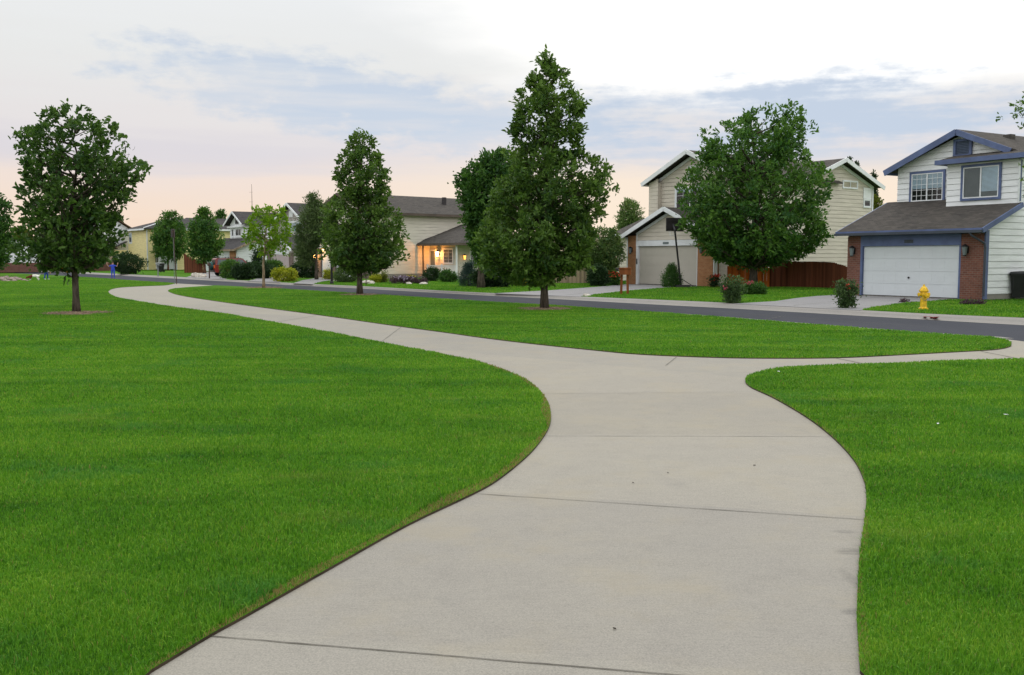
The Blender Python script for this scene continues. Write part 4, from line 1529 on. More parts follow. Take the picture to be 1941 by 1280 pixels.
shrub('hedge_shrub', 'shaggy dark shrub left of the yellow house behind the standing child', (214, 512.5), 50, 30, 'dense', 132, leaf_size=.3, n=2600)
shrub('hedge_shrub', 'long dark shrub far off at the left edge near the red wall', (22, 508), 50, 18, 'dense', 133, leaf_size=.3, n=2200)
shrub('hedge_shrub', 'dark shrub far down the street behind the bending child', (110, 509), 70, 20, 'dark', 134, leaf_size=.3, n=2600)


# ------------------------------------------------------------------ houses
class Wall:
    """a vertical wall frame: a runs along it, off points outwards"""

    def __init__(self, o, t):
        self.o, self.t, self.n = o, t, (t[1], -t[0])

    def p(self, a, off, z):
        return (self.o[0] + self.t[0] * a + self.n[0] * off, self.o[1] + self.t[1] * a + self.n[1] * off, z)

    def box(self, mb, a0, a1, f0, f1, z0, z1, m=0):
        P = [self.p(a0, f1, z0), self.p(a1, f1, z0), self.p(a1, f0, z0), self.p(a0, f0, z0), self.p(a0, f1, z1), self.p(a1, f1, z1), self.p(a1, f0, z1), self.p(a0, f0, z1)]
        mb.hexa(P, m)
        return mb


def window(root, W, a0, a1, z0, z1, trim='whitetrim', trim_w=0.09, sash='whitetrim', panes=2, grid=(2, 3), grid_from=0.0, blind='blind', blind_frac=0.5, second=None, label=None, lit=None):
    """casing with a sash frame, muntins, blinds and glass, standing proud of the wall"""
    c = MB()
    tw = trim_w
    W.box(c, a0, a1, 0.0, 0.075, z0, z0 + tw)
    W.box(c, a0, a1, 0.0, 0.075, z1 - tw, z1)
    W.box(c, a0, a0 + tw, 0.0, 0.072, z0 + tw, z1 - tw)
    W.box(c, a1 - tw, a1, 0.0, 0.072, z0 + tw, z1 - tw)
    win = c.build('window', M[trim], root)
    if label:
        win['label'] = label
    i0, i1, k0, k1 = a0 + tw, a1 - tw, z0 + tw, z1 - tw
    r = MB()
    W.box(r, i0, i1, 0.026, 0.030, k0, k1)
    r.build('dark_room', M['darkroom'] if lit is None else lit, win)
    s = MB()
    fw = 0.045
    W.box(s, i0, i1, 0.036, 0.066, k0, k0 + fw)
    W.box(s, i0, i1, 0.036, 0.066, k1 - fw, k1)
    W.box(s, i0, i0 + fw, 0.036, 0.064, k0 + fw, k1 - fw)
    W.box(s, i1 - fw, i1, 0.036, 0.064, k0 + fw, k1 - fw)
    wd = (i1 - i0) / panes
    for q in range(1, panes):
        W.box(s, i0 + wd * q - .03, i0 + wd * q + .03, 0.036, 0.063, k0 + fw, k1 - fw)
    if grid:
        for q in range(panes):
            b0, b1 = i0 + wd * q + .04, i0 + wd * (q + 1) - .04
            for g in range(1, grid[0] + 1):
                x = b0 + (b1 - b0) * g / (grid[0] + 1)
                W.box(s, x - .009, x + .009, 0.044, 0.054, k0 + fw, k1 - fw)
            for g in range(1, grid[1] + 1):
                z = k0 + (k1 - k0) * g / (grid[1] + 1)
                W.box(s, b0, b1, 0.0445, 0.0535, z - .009, z + .009)
    s.build('frame', M[sash], win)
    if blind:
        b = MB()
        for q in range(panes):
            fr = blind_frac if not hasattr(blind_frac, '__len__') else blind_frac[q]
            zb = k1 - (k1 - k0) * fr
            z = k1 - fw
            while z > zb and fr > 0:
                W.box(b, i0 + wd * q + .035, i0 + wd * (q + 1) - .035, 0.031, 0.0345 + .001 * (int(z * 100) % 2), max(zb, z - .045), z - .006)
                z -= .05
        if b.v:
            b.build('blind', M[blind], win)
    p = MB()
    p.poly([W.p(i0 + .01, .041, k0 + .01), W.p(i1 - .01, .041, k0 + .01), W.p(i1 - .01, .041, k1 - .01), W.p(i0 + .01, .041, k1 - .01)])
    p.build('pane', M['glass'], win)
    return win


def garage_door(root, W, a0, a1, z0, z1, mat, panels=8, rows=4, handle=True, off=-0.10):
    m = MB()
    h = (z1 - z0) / rows
    W.box(m, a0, a1, off - .05, off - .005, z0, z1)
    for r in range(rows):
        W.box(m, a0 + .01, a1 - .01, off - .004, off + .026, z0 + r * h + .004, z0 + (r + 1) * h - .004)
        w = (a1 - a0) / panels
        for q in range(panels):
            W.box(m, a0 + q * w + .09, a0 + (q + 1) * w - .09, off + .0262, off + .030, z0 + r * h + .11, z0 + (r + 1) * h - .11)
    d = m.build('garage_door', M[mat], root)
    if handle:
        g = MB()
        W.box(g, (a0 + a1) / 2 - .05, (a0 + a1) / 2 + .05, off + .042, off + .075, z0 + h * 1.48, z0 + h * 1.52)
        W.box(g, (a0 + a1) / 2 - .015, (a0 + a1) / 2 + .015, off + .042, off + .08, z0 + h * 1.42, z0 + h * 1.58)
        g.build('handle', M['black'], d)
    sl = MB()
    W.box(sl, a0, a1, off - .03, off + .05, z0 - .03, z0 + .02)
    sl.build('seal', M['black'], d)
    return d


def wall_lamp(root, W, a, z, s=1.0, lit=None, off=0.0):
    m = MB()
    W.box(m, a - .06 * s, a + .06 * s, off, off + .03 * s, z - .10 * s, z + .12 * s)
    c = W.p(a, off + .12 * s, z)
    m.tube([W.p(a, off + .03 * s, z + .08 * s), W.p(a, off + .12 * s, z + .16 * s)], .012 * s, 6)
    m.lathe([(.03 * s, c[2] + .19 * s), (.11 * s, c[2] + .13 * s), (.115 * s, c[2] + .11 * s)], 8, (c[0], c[1]))
    m.lathe([(.06 * s, c[2] - .16 * s), (.05 * s, c[2] - .19 * s)], 8, (c[0], c[1]))
    l = m.build('wall_lamp', M['black'], root)
    g = MB()
    g.lathe([(.055 * s, c[2] - .158 * s), (.09 * s, c[2] + .105 * s)], 8, (c[0], c[1]))
    g.build('lamp_glass', M[lit] if lit else M['curtain'], l)
    return l


def bulb(name, loc, power, parent=None, r=0.06, col=(1.0, 0.62, 0.28)):
    li = bpy.data.lights.new(name, 'POINT')
    li.energy = power
    li.color = col
    li.shadow_soft_size = r
    o = bpy.data.objects.new(name, li)
    COL.objects.link(o)
    o.location = loc
    if parent is not None:
        o.parent = parent
    return o


def house(name, label, px, ang, z0=0.15):
    b = G(px[0], px[1], z0)
    r = empty(name, (b[0], b[1], 0), math.radians(ang))
    return tag(r, label, 'house')


FRONT, RIGHT, LEFT, BACK = (1, 0), (0, 1), (0, -1), (-1, 0)

# ---- white house with slate blue trim, right edge
H = house('house', 'white two storey house with slate blue trim and red brick garage pillars', (1633, 560), -59.22)
w = MB()
w.box(-.78, 5.80, .25, .3, .17, 3.1)
w.box(-.80, 5.83, .02, 12, -.1, .16, 1)                                         # footing
w.siding((5.85, 0.1), RIGHT, [(0, .36), (11.9, .36), (11.9, 5.85), (2.05, 5.85), (2.05, 3.92), (0, 2.95)], .26)
w.box(5.80, 5.845, .1, 12, .16, .36, 1)
w.siding((-.6, 3.0), FRONT, [(0, 4.22), (3.2, 4.22), (3.2, 5.98), (3.2, 7.15), (0, 5.98)], .25)
w.siding((2.6, 3.0), FRONT, [(0, 5.9), (3.25, 5.9), (0, 7.15)], .25)
w.siding((2.6, 2.1), FRONT, [(0, 3.95), (3.25, 3.95), (3.25, 5.80), (0, 5.80)], .25)
w.siding((2.6, 3.0), LEFT, [(0, 3.95), (.9, 3.95), (.9, 5.80), (0, 5.80)], .25)
w.siding((-.6, 12), LEFT, [(0, .2), (9, .2), (9, 5.95), (0, 5.95)], .25)
w.siding((-.8, 3), LEFT, [(0, .2), (3, .2), (3, 2.8), (0, 4.2)], .25)
w.poly([(-.6, 11.99, .2), (-.6, 11.99, 5.9), (2.6, 11.99, 7.2), (5.85, 11.99, 5.9), (5.85, 11.99, .2)])
w.build('wall', [M['white'], M['kerb']], H)
for a, b, c in ((-.82, -.10, .5), (4.85, 5.84, .09)):
    bk = MB()
    bk.box(a, b, -.02, c, .14, 2.78)
    bk.build('brick_pillar', M['brick'], H)
tr = MB()
F_ = Wall((0, 0), FRONT)
R_ = Wall((5.85, 0), RIGHT)
F_.box(tr, -.098, 4.848, -.10, .035, 2.33, 2.80)
F_.box(tr, -.098, .0, -.20, .03, .15, 2.328)
F_.box(tr, 4.76, 4.848, -.20, .012, .15, 2.328)
w2 = Wall((-.6, 3.0), FRONT)
tr.build('blue_trim', M['blue'], H)
for a, b, c, d in ((.0, .22, .18, 2.9), (2.10, 2.22, 4.1, 5.75)):
    tr = MB()
    R_.box(tr, a, b, -.005, .05, c, d)
    tr.build('corner_board', M['blue'], H)
garage_door(H, F_, .005, 4.755, .17, 2.325, 'whitedoor', 8, 4)
for a in (-.46, 5.12):
    wall_lamp(H, F_, a, 2.12, 1.25, None, .022)
# lower shed roof
rf = MB()
zr = lambda y: 2.99 + .415 * (y + .42)
rf.slab([(-1.12, -.42, zr(-.42)), (6.02, -.42, zr(-.42)), (6.02, 2.12, zr(2.12)), (2.585, 2.12, zr(2.12)), (2.585, 3.03, zr(3.03)), (-1.12, 3.03, zr(3.03))], .10)
rf.build('garage_roof', M['roof'], H)
fs = MB()
fs.box(-1.14, 6.04, -.46, -.425, 2.84, 2.985)
fs.beam((6.045, -.44, zr(-.44) - .10), (6.045, 2.15, zr(2.15) - .10), .05, .20)
fs.beam((-1.145, -.44, zr(-.44) - .10), (-1.145, 3.0, zr(3.0) - .10), .05, .20)
fs.build('fascia', M['blue'], H)
gt = MB()
gt.box(-1.14, 6.04, -.58, -.462, 2.80, 2.91)
gt.tube([(5.55, -.52, 2.82), (5.6, -.48, 2.70), (5.92, -.10, 2.38), (5.93, -.07, 2.2), (5.93, -.07, .3)], .042, 8)
gt.build('gutter', M['cap'], H)
# upper gable roof, ridge away from the street
ur = MB()
S = .415
pk, ex0, ex1 = 7.36, -1.0, 6.25
zu = lambda x: pk - S * abs(x - 2.62)
ur.slab([(2.62, 2.58, pk), (2.62, 12.4, pk), (ex0, 12.4, zu(ex0)), (ex0, 2.58, zu(ex0))], .09)
ur.slab([(2.62, 2.58, pk), (5.0, 2.58, zu(5.0)), (6.25, 2.95, zu(6.25)), (6.25, 12.4, zu(6.25)), (2.62, 12.4, pk)], .09)
# small roof over the projecting bay
ur.slab([(2.3, 1.72, 5.98), (6.25, 1.72, 5.98), (6.25, 3.02, 6.28), (2.3, 3.02, 6.28)], .08)
for y in (5.2, 7.6):
    ur.box(3.1, 3.45, y, y + .35, zu(3.3) - .05, zu(3.3) + .16)
ur.build('roof', M['roof'], H)
uf = MB()
uf.beam((ex0 - .03, 2.55, zu(ex0) - .12), (2.62, 2.55, pk - .12), .05, .26)
uf.beam((2.62, 2.55, pk - .12), (5.15, 2.55, zu(5.15) - .12), .05, .24)
uf.box(2.26, 6.29, 1.68, 1.715, 5.80, 6.0)
uf.box(2.26, 2.295, 1.716, 2.98, 5.80, 6.0)
uf.box(ex0 - .04, ex0 - .002, 2.6, 12.4, zu(ex0) - .2, zu(ex0) + .02)
uf.box(6.252, 6.29, 1.716, 12.4, 5.78, 5.97)
uf.build('fascia', M['blue'], H)
sf = MB()
sf.box(2.31, 6.24, 1.73, 2.08, 5.80, 5.82)
sf.build('soffit', M['cap'], H)
# louvred attic vent in the gable
W3 = Wall((0, 3.0), FRONT)
vm = MB()
W3.box(vm, 2.28, 3.16, .03, .12, 6.20, 6.30)
W3.box(vm, 2.28, 3.16, .03, .12, 6.86, 6.96)
W3.box(vm, 2.28, 2.40, .03, .115, 6.30, 6.86)
W3.box(vm, 3.04, 3.16, .03, .115, 6.30, 6.86)
v = vm.build('attic_vent', M['blue'], H)
vl = MB()
W3.box(vl, 2.40, 3.04, .03, .04, 6.30, 6.86)
for i in range(8):
    W3.box(vl, 2.40, 3.04, .045, .085, 6.32 + i * .068, 6.345 + i * .068)
vl.build('louvre', paint('louvre_grey_blue', (.10, .13, .20), .7), v)
window(H, W3, .08, 1.90, 4.28, 5.72, 'blue', .10, grid=(2, 4), blind_frac=.55)
W4 = Wall((0, 2.1), FRONT)
window(H, W4, 3.30, 5.12, 4.22, 5.72, 'blue', .10, grid=None, blind_frac=[0.0, .80], lit=M['curtain'], label='blue framed window with a pale blind behind its right half')
dp = MB()
dp.tube([(5.90, 2.04, 5.72), (5.90, 2.04, 4.02)], .04, 8)
dp.build('downspout', M['whitetrim'], H)
ap = MB()
F_.box(ap, 2.18, 2.62, .036, .044, 2.44, 2.58)
ap.build('number_plate', M['cap'], H)

# ---- beige house with tan brick garage
H = house('house', 'beige two storey house with white rakes and tan brick pillars behind the full shade tree', (1210, 539), -54)
w = MB()
w.box(-.98, 6.38, .02, 15.8, -.1, .16, 1)
w.box(-.9, 6.3, .52, .57, .17, 3.1)
w.siding((-.2, 0.02), FRONT, [(0, 2.95), (5.4, 2.95), (5.4, 3.56), (2.9, 4.66), (0, 3.42)], .25)
w.siding((-.8, 2.0), FRONT, [(0, 3.2), (7.2, 3.2), (7.2, 6.72), (3.6, 8.30), (0, 6.72)], .25)
w.box(-.82, .02, 1.65, 2.0, 3.4, 6.72)
w.siding((-.82, 1.65), FRONT, [(0, 3.4), (.84, 3.4), (.84, 7.0), (0, 6.72)], .25)
w.siding((6.4, .5), RIGHT, [(1.5, .3), (15.3, .3), (15.3, 6.62), (1.5, 6.62)], .26)
w.siding((6.4, .5), RIGHT, [(0, .3), (1.5, .3), (1.5, 3.2), (0, 3.2)], .26)
w.siding((6.4, 8.0), RIGHT, [(0, 6.62), (7.8, 6.62), (3.9, 8.08)], .26)
w.siding((-.8, 15.8), LEFT, [(0, .2), (13.8, .2), (13.8, 6.7), (0, 6.7)], .26)
w.poly([(-.8, 15.79, .2), (-.8, 15.79, 6.7), (6.4, 15.79, 6.7), (6.4, 15.79, .2)])
# low wing on the left
w.siding((-7.5, 5.0), FRONT, [(0, .2), (6.7, .2), (6.7, 3.55), (0, 3.55)], .25)
w.poly([(-7.5, 11, .2), (-7.5, 11, 3.5), (-7.5, 8, 4.6), (-7.5, 5, 3.5), (-7.5, 5, .2)])
w.build('wall', [M['beige'], M['kerb']], H)
for a, b, c in ((-1.0, -.2, 3.28), (5.15, 6.39, 3.0)):
    bk = MB()
    bk.box(a, b, -.02, .49, .14, c)
    bk.build('brick_pillar', M['tanbrick'], H)
F_ = Wall((0, 0), FRONT)
R_ = Wall((6.4, 0), RIGHT)
tr = MB()
F_.box(tr, -.198, 5.148, -.06, .06, 2.60, 2.95)
F_.box(tr, -.198, .0, -.2, .05, .15, 2.598)
F_.box(tr, 5.10, 5.148, -.2, .03, .15, 2.598)
F_.box(tr, -.198, -.12, -.01, .05, 2.952, 3.4)
R_.box(tr, .03, .30, .024, .06, .2, 2.95)
tr.box(6.43, 6.48, -.03, .02, .2, 2.95)
F_.box(tr, -1.12, -1.01, -.25, .02, .2, 3.1)
tr.build('white_trim', M['whitetrim'], H)
d = garage_door(H, F_, .0, 5.1, .17, 2.595, 'beigedoor', 8, 4, handle=False)
ml = MB()
F_.box(ml, -.13, -.07, .05, .09, 1.45, 1.80)
ml.build('keypad', M['black'], H)
for a in (-.62, 5.55):
    wall_lamp(H, F_, a, 2.35, 1.25, None, .022)
ap = MB()
F_.box(ap, 2.25, 2.75, .062, .072, 2.70, 2.84)
ap.build('number_plate', M['curtain'], H)
rf = MB()
pz, py0 = 4.98, -.5
zg = lambda x: pz - .435 * abs(x - 2.72)
rf.slab([(2.72, py0, pz), (2.72, 3, pz), (-1.2, 3, zg(-1.2)), (-1.2, py0, zg(-1.2))], .09)
rf.slab([(2.72, py0, pz), (6.7, py0, zg(6.7)), (6.7, 3, zg(6.7)), (2.72, 3, pz)], .09)
rf.build('garage_roof', M['roof'], H)
rf = MB()
pk = 8.58
zu = lambda x: pk - .455 * abs(x - 2.8)
rf.slab([(2.8, 1.35, pk), (2.8, 11.9, pk), (-1.2, 11.9, zu(-1.2)), (-1.2, 1.35, zu(-1.2))], .09)
rf.slab([(2.8, 1.35, pk), (6.75, 1.35, zu(6.75)), (6.75, 11.9, zu(6.75)), (2.8, 11.9, pk)], .09)
zb = lambda y: 8.36 - .385 * abs(y - 11.9)
rf.slab([(-1.3, 11.9, 8.36), (6.95, 11.9, 8.36), (6.95, 16.2, zb(16.2)), (-1.3, 16.2, zb(16.2))], .09)
rf.slab([(6.95, 11.9, 8.36), (-1.3, 11.9, 8.36), (-1.3, 7.6, zb(7.6)), (6.95, 7.6, zb(7.6))], .09)
zw = lambda y: 4.85 - .36 * abs(y - 8)
rf.slab([(-8, 8, 4.85), (-.82, 8, 4.85), (-.82, 11.4, zw(11.4)), (-8, 11.4, zw(11.4))], .09)
rf.slab([(-.82, 8, 4.85), (-8, 8, 4.85), (-8, 4.5, zw(4.5)), (-.82, 4.5, zw(4.5))], .09)
rf.build('roof', M['roof'], H)
fs = MB()
for (a, b, y, f, pkx) in ((-1.23, 2.72, -.53, zg, 2.72), (6.73, 2.72, -.53, zg, 2.72), (-1.23, 2.8, 1.32, zu, 2.8), (6.78, 2.8, 1.32, zu, 2.8)):
    fs.beam((a, y, f(a) - .10), (b, y, f(b) - .10), .05, .26)
fs.beam((6.98, 16.25, zb(16.25) - .10), (6.98, 11.9, 8.26), .05, .26)
fs.beam((6.98, 7.55, zb(7.55) - .10), (6.98, 11.9, 8.26), .05, .26)
fs.box(-1.24, -1.202, -.5, 3, zg(-1.2) - .2, zg(-1.2))
fs.box(-1.24, -1.202, 1.36, 11.9, zu(-1.2) - .2, zu(-1.2))
fs.box(-8, -.85, 4.45, 4.49, zw(4.5) - .2, zw(4.5) - .01)
# inner frieze boards below the rakes
fs.beam((-.8, 1.95, 6.62), (2.8, 1.95, 8.24), .04, .18)
fs.beam((6.4, 1.95, 6.62), (2.8, 1.95, 8.24), .04, .18)
fs.beam((-.2, -.03, 3.36), (2.7, -.03, 4.62), .04, .16)
fs.beam((5.2, -.03, 3.54), (2.7, -.03, 4.62), .04, .16)
fs.beam((6.44, 8.05, 6.60), (6.44, 11.9, 8.04), .04, .2)
fs.beam((6.44, 15.75, 6.60), (6.44, 11.9, 8.04), .04, .2)
fs.build('fascia', M['whitetrim'], H)
W2 = Wall((0, 2.0), FRONT)
window(H, W2, 1.25, 3.9, 4.85, 6.35, 'whitetrim', .12, grid=(1, 2), blind_frac=.15)
window(H, W2, 2.35, 3.0, 6.75, 7.65, 'whitetrim', .1, panes=1, grid=None, blind=None, label='small vent window under the gable peak')
window(H, R_, 12.3, 13.95, 6.45, 7.0, 'whitetrim', .06, panes=2, grid=None, blind='warmblind', blind_frac=1.0, label='wide low window with a warm pale blind')
window(H, R_, 14.65, 15.5, 5.25, 5.85, 'whitetrim', .08, panes=1, grid=None, blind='curtain', blind_frac=.35)
pn = MB()
R_.box(pn, 14.62, 15.55, .03, .05, 5.86, 6.6)
R_.box(pn, 15.62, 15.75, .03, .06, .4, 6.6)
pn.build('trim_panel', M['white'], H)

# ---- cream house with the lit porch
H = house('house', 'cream sided house with a lit porch and white railing, behind the pyramid shaped oak', (705, 528), -50)
w = MB()
w.siding((0, 0), RIGHT, [(0, .5), (14, .5), (14, 5.62), (0, 5.62)], .27)
w.box(-9.2, -.02, .02, 14, -.1, .5, 1)
w.box(-.02, .015, .1, 14, .1, .5, 1)
w.siding((-9.2, 0), FRONT, [(0, .5), (9.2, .5), (9.2, 5.62), (4.6, 7.3), (0, 5.62)], .27)
w.siding((-9.2, 14), LEFT, [(0, .5), (14, .5), (14, 5.62), (0, 5.62)], .27)
w.siding((0, 6.0), FRONT, [(.02, .3), (4.15, .3), (4.15, 3.1), (.02, 3.1)], .27)
w.siding((4.15, 6.0), RIGHT, [(0, .3), (6, .3), (6, 3.1), (0, 3.1)], .27)
w.build('wall', [M['cream'], M['kerb']], H)
F_ = Wall((0, 0), FRONT)
for a, b in ((-9.2, -8.3), (-6.2, -5.7), (-1.2, .02)):
    bk = MB()
    bk.box(a, b, -.25, .3, .12, 2.75)
    bk.build('brick_pillar', M['greybrick'], H)
garage_door(H, F_, -8.28, -6.22, .17, 2.5, 'whitedoor', 4, 4, handle=False, off=.09)
garage_door(H, F_, -5.68, -1.22, .17, 2.5, 'whitedoor', 8, 4, handle=False, off=.09)
rf = MB()
pk = 7.55
zu = lambda x: pk - .355 * abs(x + 4.6)
rf.slab([(-4.6, -.6, pk), (-4.6, 14.5, pk), (-9.8, 14.5, zu(-9.8)), (-9.8, -.6, zu(-9.8))], .1)
rf.slab([(-4.6, -.6, pk), (.55, -.6, zu(.55)), (.55, 14.5, zu(.55)), (-4.6, 14.5, pk)], .1)
# hipped porch roof and the wing roof behind it
rf.slab([(-.02, 4.6, 3.12), (6.0, 4.6, 3.12), (4.6, 6.0, 3.72), (1.2, 5.9, 3.76), (-.02, 5.5, 3.55)], .1)
rf.slab([(6.0, 4.6, 3.12), (6.0, 12.5, 3.12), (3.2, 9.5, 4.9), (4.6, 6.0, 3.72)], .1)
rf.slab([(1.2, 5.9, 3.76), (4.6, 6.0, 3.72), (3.2, 9.5, 4.9), (-.02, 9.5, 4.9), (-.02, 6.5, 3.86), (-.02, 5.5, 3.55)], .1)
rf.build('roof', M['roof'], H)
fs = MB()
fs.box(.56, .60, -.6, 14.5, zu(.55) - .22, zu(.55) - .02)
fs.beam((.58, -.63, zu(.58) - .12), (-4.6, -.63, pk - .12), .05, .24)
fs.beam((-9.83, -.63, zu(-9.83) - .12), (-4.6, -.63, pk - .12), .05, .24)
fs.box(.0, 6.04, 4.55, 4.595, 2.92, 3.10)
fs.box(6.002, 6.04, 4.596, 12.5, 2.92, 3.10)
fs.build('fascia', M['browntrim'], H)
vt = MB()
F_.box(vt, -5.0, -4.2, .03, .07, 6.3, 6.85)
vt.build('attic_vent', M['darkgrey'], H)
ch = MB()
ch.box(-2.6, -2.3, 9.2, 9.5, zu(-2.45) - .2, zu(-2.45) + .65)
ch.build('roof_pipe', M['darkgrey'], H)
ps = MB()
ps.box(.05, 5.6, 4.85, 5.99, .05, .32)
ps.build('porch_floor', M['kerb'], H)
for x0, mt in ((.45, 'browntrim'), (5.32, 'whitetrim')):
    po = MB()
    po.box(x0, x0 + .11, 4.86, 4.97, .32, 2.95)
    po.box(x0 - .03, x0 + .14, 4.83, 5.0, .321, .45)
    po.build('porch_post', M[mt], H)
rl = MB()
rl.box(1.2, 5.31, 4.88, 4.94, 1.18, 1.25)
rl.box(1.2, 5.31, 4.88, 4.94, .42, .48)
for i in range(36):
    x = 1.25 + i * .113
    rl.box(x, x + .035, 4.895, 4.925, .48, 1.18)
for x in (1.12, 3.2):
    rl.box(x, x + .1, 4.86, 4.96, .1, 1.36)
rl.build('railing', M['whitetrim'], H)
Wp = Wall((0, 6.0), FRONT)
dm = MB()
Wp.box(dm, .14, .86, .03, .06, .33, 2.5)
dd = dm.build('door', M['curtain'], H)
df = MB()
for a0, a1, z0, z1 in ((.03, .14, .33, 2.62), (.86, .97, .33, 2.62), (.14, .86, 2.5, 2.62)):
    Wp.box(df, a0, a1, .03, .08, z0, z1)
df.build('door_frame', M['whitetrim'], dd)
window(H, Wp, 2.05, 3.5, 1.35, 2.72, 'whitetrim', .09, grid=(2, 3), blind=None)
wall_lamp(H, Wp, 1.4, 2.25, 1.6, 'lamp', .03)
bulb('porch_light', Wp.p(1.4, .45, 2.25), 95, H, .09, (1.0, .36, .07))
wall_lamp(H, F_, -9.0, 2.05, 1.5, 'lamp', .28)
bulb('garage_light', F_.p(-9.0, .75, 2.05), 90, H, .09, (1.0, .50, .14))
wall_lamp(H, F_, -7.9, 2.62, 1.2, 'lamp', .1)
Wr = Wall((4.15, 6.0), RIGHT)
window(H, Wr, 1.2, 2.6, 1.2, 2.7, 'whitetrim', .09, grid=(2, 2), blind=None)
wall_lamp(H, Wr, .55, 1.95, 1.3, 'lampdim', .03)

# ---- mauve-grey gabled house
H = house('house', 'mauve grey gabled house with a mauve garage door, left of the pyramid shaped oak', (515, 519), -52)
w = MB()
w.siding((-4.5, 3), FRONT, [(0, .2), (7, .2), (7, 6.15), (3.5, 8.0), (0, 6.15)], .27)
w.siding((2.5, 3), RIGHT, [(0, .2), (12, .2), (12, 6.15), (0, 6.15)], .27)
w.siding((-4.5, 15), LEFT, [(0, .2), (12, .2), (12, 6.15), (0, 6.15)], .27)
w.siding((-.8, 0), FRONT, [(0, .15), (6.4, .15), (6.4, 2.9), (3.2, 4.2), (0, 2.9)], .27)
w.siding((5.6, 0), RIGHT, [(0, .15), (7, .15), (7, 2.9), (0, 2.9)], .27)
w.siding((-.8, 3), LEFT, [(0, .15), (3, .15), (3, 2.9), (0, 2.9)], .27)
w.build('wall', M['greywall'], H)
F_ = Wall((0, 0), FRONT)
for a, b in ((-.85, -.06), (4.78, 5.65)):
    bk = MB()
    bk.box(a, b, -.14, .02, .12, 2.5)
    bk.build('brick_pillar', M['greybrick'], H)
garage_door(H, F_, .0, 4.7, .17, 2.25, 'mauvedoor', 8, 4, handle=False, off=.03)
rf = MB()
zu = lambda x: 8.22 - .53 * abs(x + 1)
rf.slab([(-1, 2.4, 8.22), (-1, 15.5, 8.22), (-5.1, 15.5, zu(-5.1)), (-5.1, 2.4, zu(-5.1))], .1)
rf.slab([(-1, 2.4, 8.22), (3.1, 2.4, zu(3.1)), (3.1, 15.5, zu(3.1)), (-1, 15.5, 8.22)], .1)
zg = lambda x: 4.45 - .42 * abs(x - 2.4)
rf.slab([(2.4, -.5, 4.45), (2.4, 7, 4.45), (-1.4, 7, zg(-1.4)), (-1.4, -.5, zg(-1.4))], .1)
rf.slab([(2.4, -.5, 4.45), (6.2, -.5, zg(6.2)), (6.2, 7, zg(6.2)), (2.4, 7, 4.45)], .1)
rf.build('roof', M['roofgrey'], H)
fs = MB()
for a, b, y, f in ((-5.15, -1, 2.36, zu), (3.15, -1, 2.36, zu), (-1.45, 2.4, -.54, zg), (6.25, 2.4, -.54, zg)):
    fs.beam((a, y, f(a) - .12), (b, y, f(b) - .12), .06, .26)
F_.box(fs, -.06, 4.78, .0, .06, 2.28, 2.75)
fs.build('fascia', M['whitetrim'], H)
W3 = Wall((0, 3), FRONT)
window(H, W3, -1.6, 2.1, 4.7, 6.15, 'whitetrim', .2, panes=2, grid=(1, 1), blind_frac=[.9, .2])
vt = MB()
W3.box(vt, -1.5, -.5, .03, .08, 6.6, 7.3)
vt.build('attic_vent', M['whitetrim'], H)

# ---- white gabled house with the red car
H = house('house', 'white gabled house with a long grey roof behind the young yellow-green tree', (450, 516), -52)
w = MB()
w.siding((-9.5, 3), FRONT, [(0, .2), (5, .2), (5, 6.45), (2.5, 7.9), (0, 6.45)], .28)
w.siding((-4.5, 3), RIGHT, [(0, .2), (13, .2), (13, 6.45), (0, 6.45)], .28)
w.siding((-9.5, 16), LEFT, [(0, .2), (13, .2), (13, 6.45), (0, 6.45)], .28)
w.siding((0, 0), RIGHT, [(0, .2), (8, .2), (8, 3.0), (3.2, 4.5), (0, 3.0)], .28)
w.siding((-11.2, 0), FRONT, [(0, .2), (11.2, .2), (11.2, 2.9), (0, 2.9)], .28)
w.siding((-11.2, 3), LEFT, [(0, .2), (3, .2), (3, 2.9), (0, 2.9)], .28)
w.build('wall', M['white'], H)
F_ = Wall((0, 0), FRONT)
garage_door(H, F_, -10.7, -5.8, .17, 2.25, 'whitedoor', 8, 4, handle=False, off=.06)
dm = MB()
F_.box(dm, -4.0, -2.6, .03, .07, .2, 2.4)
dm.build('door', M['whitedoor'], H)
bk = MB()
bk.box(-2.2, -.3, -.1, .0, .12, 2.9)
bk.build('brick_pillar', M['tanbrick'], H)
rf = MB()
zu = lambda x: 8.15 - .56 * abs(x + 7)
rf.slab([(-7, 2.3, 8.15), (-7, 16.5, 8.15), (-10.1, 16.5, zu(-10.1)), (-10.1, 2.3, zu(-10.1))], .1)
rf.slab([(-7, 2.3, 8.15), (-3.9, 2.3, zu(-3.9)), (-3.9, 16.5, zu(-3.9)), (-7, 16.5, 8.15)], .1)
zs = lambda y: 4.68 - .43 * abs(y - 3.2)
rf.slab([(-11.7, -.6, zs(-.6)), (.5, -.6, zs(-.6)), (.5, 3.2, 4.68), (-11.7, 3.2, 4.68)], .1)
rf.slab([(-4.48, 3.2, 4.68), (.5, 3.2, 4.68), (.5, 8.6, zs(8.6)), (-4.48, 8.6, zs(8.6))], .1)
rf.build('roof', M['roofgrey'], H)
fs = MB()
for a, b, y, f in ((-10.15, -7, 2.26, zu), (-3.85, -7, 2.26, zu)):
    fs.beam((a, y, f(a) - .12), (b, y, f(b) - .12), .06, .24)
fs.beam((.54, -.62, zs(-.62) - .12), (.54, 3.2, 4.56), .06, .24, 1)
fs.beam((.54, 8.6, zs(8.6) - .12), (.54, 3.2, 4.56), .06, .24, 1)
fs.box(-11.7, .5, -.65, -.605, zs(-.6) - .24, zs(-.6) - .02, 1)
W3 = Wall((0, 3), FRONT)
